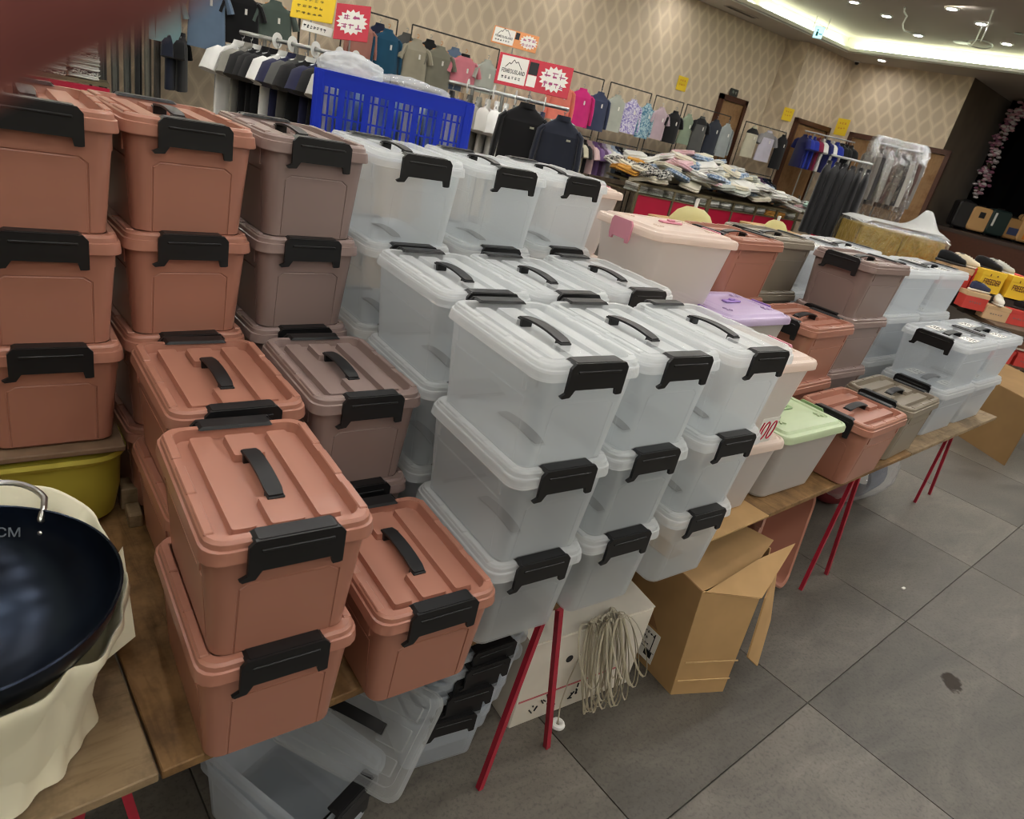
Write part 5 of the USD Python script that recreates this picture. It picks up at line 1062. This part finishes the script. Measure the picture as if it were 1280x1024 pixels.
for i in range(14):
    x, y = 7.05 + .12 * (i % 5) + .06 * (i // 5), 2.95 - .10 * (i % 5) + .10 * (i // 5)
    shoe(f'{("pink", "black", "red", "cream", "grey")[i % 5]} shoe in the rear rows, {ORD[i]} from the left', (x, y, .856 + .10 * (i // 5) * 0), 20 + 40 * random.random(), cloth(f'rear_shoe_{i % 5}', ((216, 150, 170), (28, 28, 30), (190, 50, 50), (220, 210, 190), (120, 120, 120))[i % 5]), SOLE if i % 2 else DS)
for i, (x, y) in enumerate(((6.55, 1.99), (6.66, 1.92))):
    shoebox(('red shoe box on the lower shelf at the right edge, left one', 'red shoe box on the lower shelf at the right edge, right one')[i], (7.02 + .17 * i, 2.12 - .15 * i, .39), .2, .14, .12, RZS, SR, SR)
    shoe(('pale brown shoe on the lower shelf box, left one', 'pale brown shoe on the lower shelf box, right one')[i], (7.02 + .17 * i, 2.12 - .15 * i, .516), 40, cloth('brown_shoe', (150, 116, 96)), SOLE, k=.8)
def suitcase(label, c, w, h, mat, rz, extra=None):
    o = thing('suitcase', label, 'suitcase', c, rz); d = .24
    obj('shell', loft([np.c_[q[:, 0], np.full(len(q), y), q[:, 1] + h / 2 + .04] for y, q in ((-d / 2, rr(w - .04, h - .04, .05, 0)), (-d / 2 + .02, rr(w, h, .06, 0)), (d / 2 - .02, rr(w, h, .06, 0)), (d / 2, rr(w - .04, h - .04, .05, 0)))]), mat, o)
    obj('zip_band', tube([(p[0] * 1.004, 0, p[1] * 1.004 + h / 2 + .04) for p in list(rr(w, h, .06, 0)) + [rr(w, h, .06, 0)[0]]], .006, 5), BLACK, o)
    for s in (-1, 1): obj('wheel', frame(revolve([(.002, -.012), (.022, -.012), (.022, .012), (.002, .012)], 12), (s * w * .36, -.06, .022), (0, 1, 0), (0, 0, 1)), BLACK, o)
    obj('top_handle', cat_([box(.12, .02, .014, (0, 0, h + .06), .004), box(.014, .02, .03, (-.055, 0, h + .048)), box(.014, .02, .03, (.055, 0, h + .048))]), BLACK, o)
    if extra: extra(o, w, h, -d / 2 - .002)
    return o
TANC = plain('tan_suitcase', (210, 164, 108), .4)
SZ = 1.201
mark = lambda o, w, h, y: obj('label_patch', box(.10, .004, .10, (0, y, h * .78)), INK, o)
suitcase('black suitcase at the left of the row on the stage', (13.62, 5.66, SZ), .30, .44, plain('black_suitcase', (34, 32, 34), .4), -40)
suitcase('tan suitcase with black square mark on the stage', (13.80, 5.46, SZ), .34, .40, TANC, -40, mark)
suitcase('dark green suitcase with white strap on the stage', (14.02, 5.24, SZ), .34, .42, plain('dark_green_suitcase', (26, 46, 44), .4), -40, lambda o, w, h, y: obj('white_strap', box(.035, .004, .22, (-w * .3, y, h * .70)), PAPERW, o))
suitcase('small suitcase with dark blue picture on the stage', (14.24, 5.06, SZ - .0), .27, .34, plain('brown_suitcase', (170, 128, 78), .4), -40, lambda o, w, h, y: obj('picture_patch', box(.18, .004, .12, (0, y, h * .5)), plain('picture_blue', (46, 58, 96), .5), o))
suitcase('large tan suitcase with orange panel cut by the right edge', (14.42, 4.86, SZ), .36, .44, TANC, -40, lambda o, w, h, y: obj('orange_panel', box(.24, .004, .14, (.03, y, h * .35)), plain('orange_patch', (226, 130, 40), .5), o))

# ------------------------------------------------------------------ photographer's hand: one fingertip reaches into the top left corner, very near the lens
Rm = np.array([R_, U_, F_])
def cw(r, u, f): return np.array(EYE) + np.array([r, u, f]) @ Rm
def bone(a, b, ra, rb):
    A, B = trimesh.creation.icosphere(2, ra), trimesh.creation.icosphere(2, rb); A.apply_translation(a); B.apply_translation(b); return mani(hull(np.vstack([A.vertices, B.vertices])))
def hand():
    J = lambda *p: np.array(p) / 1000.
    base = J(-140, 60, -10)
    chains = [ [J(-112, 44, 18), J(-78, 14.5, 40), J(-49.9, 24.6, 45), J(-27, 34.2, 45)],      # index, its tip just inside the frame
             [J(-116, 64, 12), J(-86, 66, 22), J(-66, 60, 6), J(-64, 52, -10)], [J(-122, 80, 2), J(-96, 86, 4), J(-80, 80, -10), J(-80, 70, -24)], [J(-130, 92, -8), J(-110, 100, -12), J(-98, 94, -24), J(-98, 84, -34)],
               [J(-134, 40, -2), J(-112, 22, 2), J(-92, 14, -4), J(-76, 12, -14)] ]
    rad = [(.0105, .0095, .0086, .0078), (.0105, .0098, .009, .008), (.010, .0092, .0084, .0076), (.009, .008, .0072, .0066), (.0125, .0115, .0105, .009)]
    ms = []
    for ch, rd in zip(chains, rad):
        for k in range(3): ms.append(bone(ch[k], ch[k + 1], rd[k], rd[k + 1]))
    wr, el = J(-178, 96, -30), J(-330, 150, -250)
    for ch in chains: ms.append(bone(ch[0], base, .013, .018)); ms.append(bone(ch[0], J(-150, 86, -8), .013, .019))
    for a, b in zip(chains[:3], chains[1:4]): ms.append(bone(a[0], b[0], .012, .011))
    ms += [bone(base, wr, .02, .024), bone(J(-150, 86, -8), wr, .02, .025), bone(wr, el, .026, .04)]
    m = m3.Manifold.batch_boolean(ms, m3.OpType.Add).refine_to_length(.006); t = tm(m); t.merge_vertices(); trimesh.smoothing.filter_taubin(t, iterations=10)
    t.vertices = np.array([cw(*v) for v in np.asarray(t.vertices)]); nails = []
    for ch in chains:
        d = ch[3] - ch[2]; d /= np.linalg.norm(d); s = trimesh.creation.icosphere(1, .005); s.vertices *= (1, .8, .35); s.apply_translation(ch[3] + np.array([0, .0055, .002])); s.vertices = np.array([cw(*v) for v in s.vertices]); nails.append(s)
    sl = tm(bone(J(-240, 118, -120), J(-340, 154, -265), .046, .058)); sl.vertices = np.array([cw(*v) for v in sl.vertices])
    return t, cat_(nails), sl
ht, nl, sl = hand()
hd = thing('hand', 'photographer\'s hand, a blurred fingertip covering the top left corner', 'person', (0, 0, 0), 0)
obj('hand_skin', ht, SKIN, hd, smooth=True); obj('fingernail', nl, plain('nail', (190, 140, 126), .35), hd); obj('sleeve', sl, cloth('photographer_sleeve', (70, 72, 80)), hd)
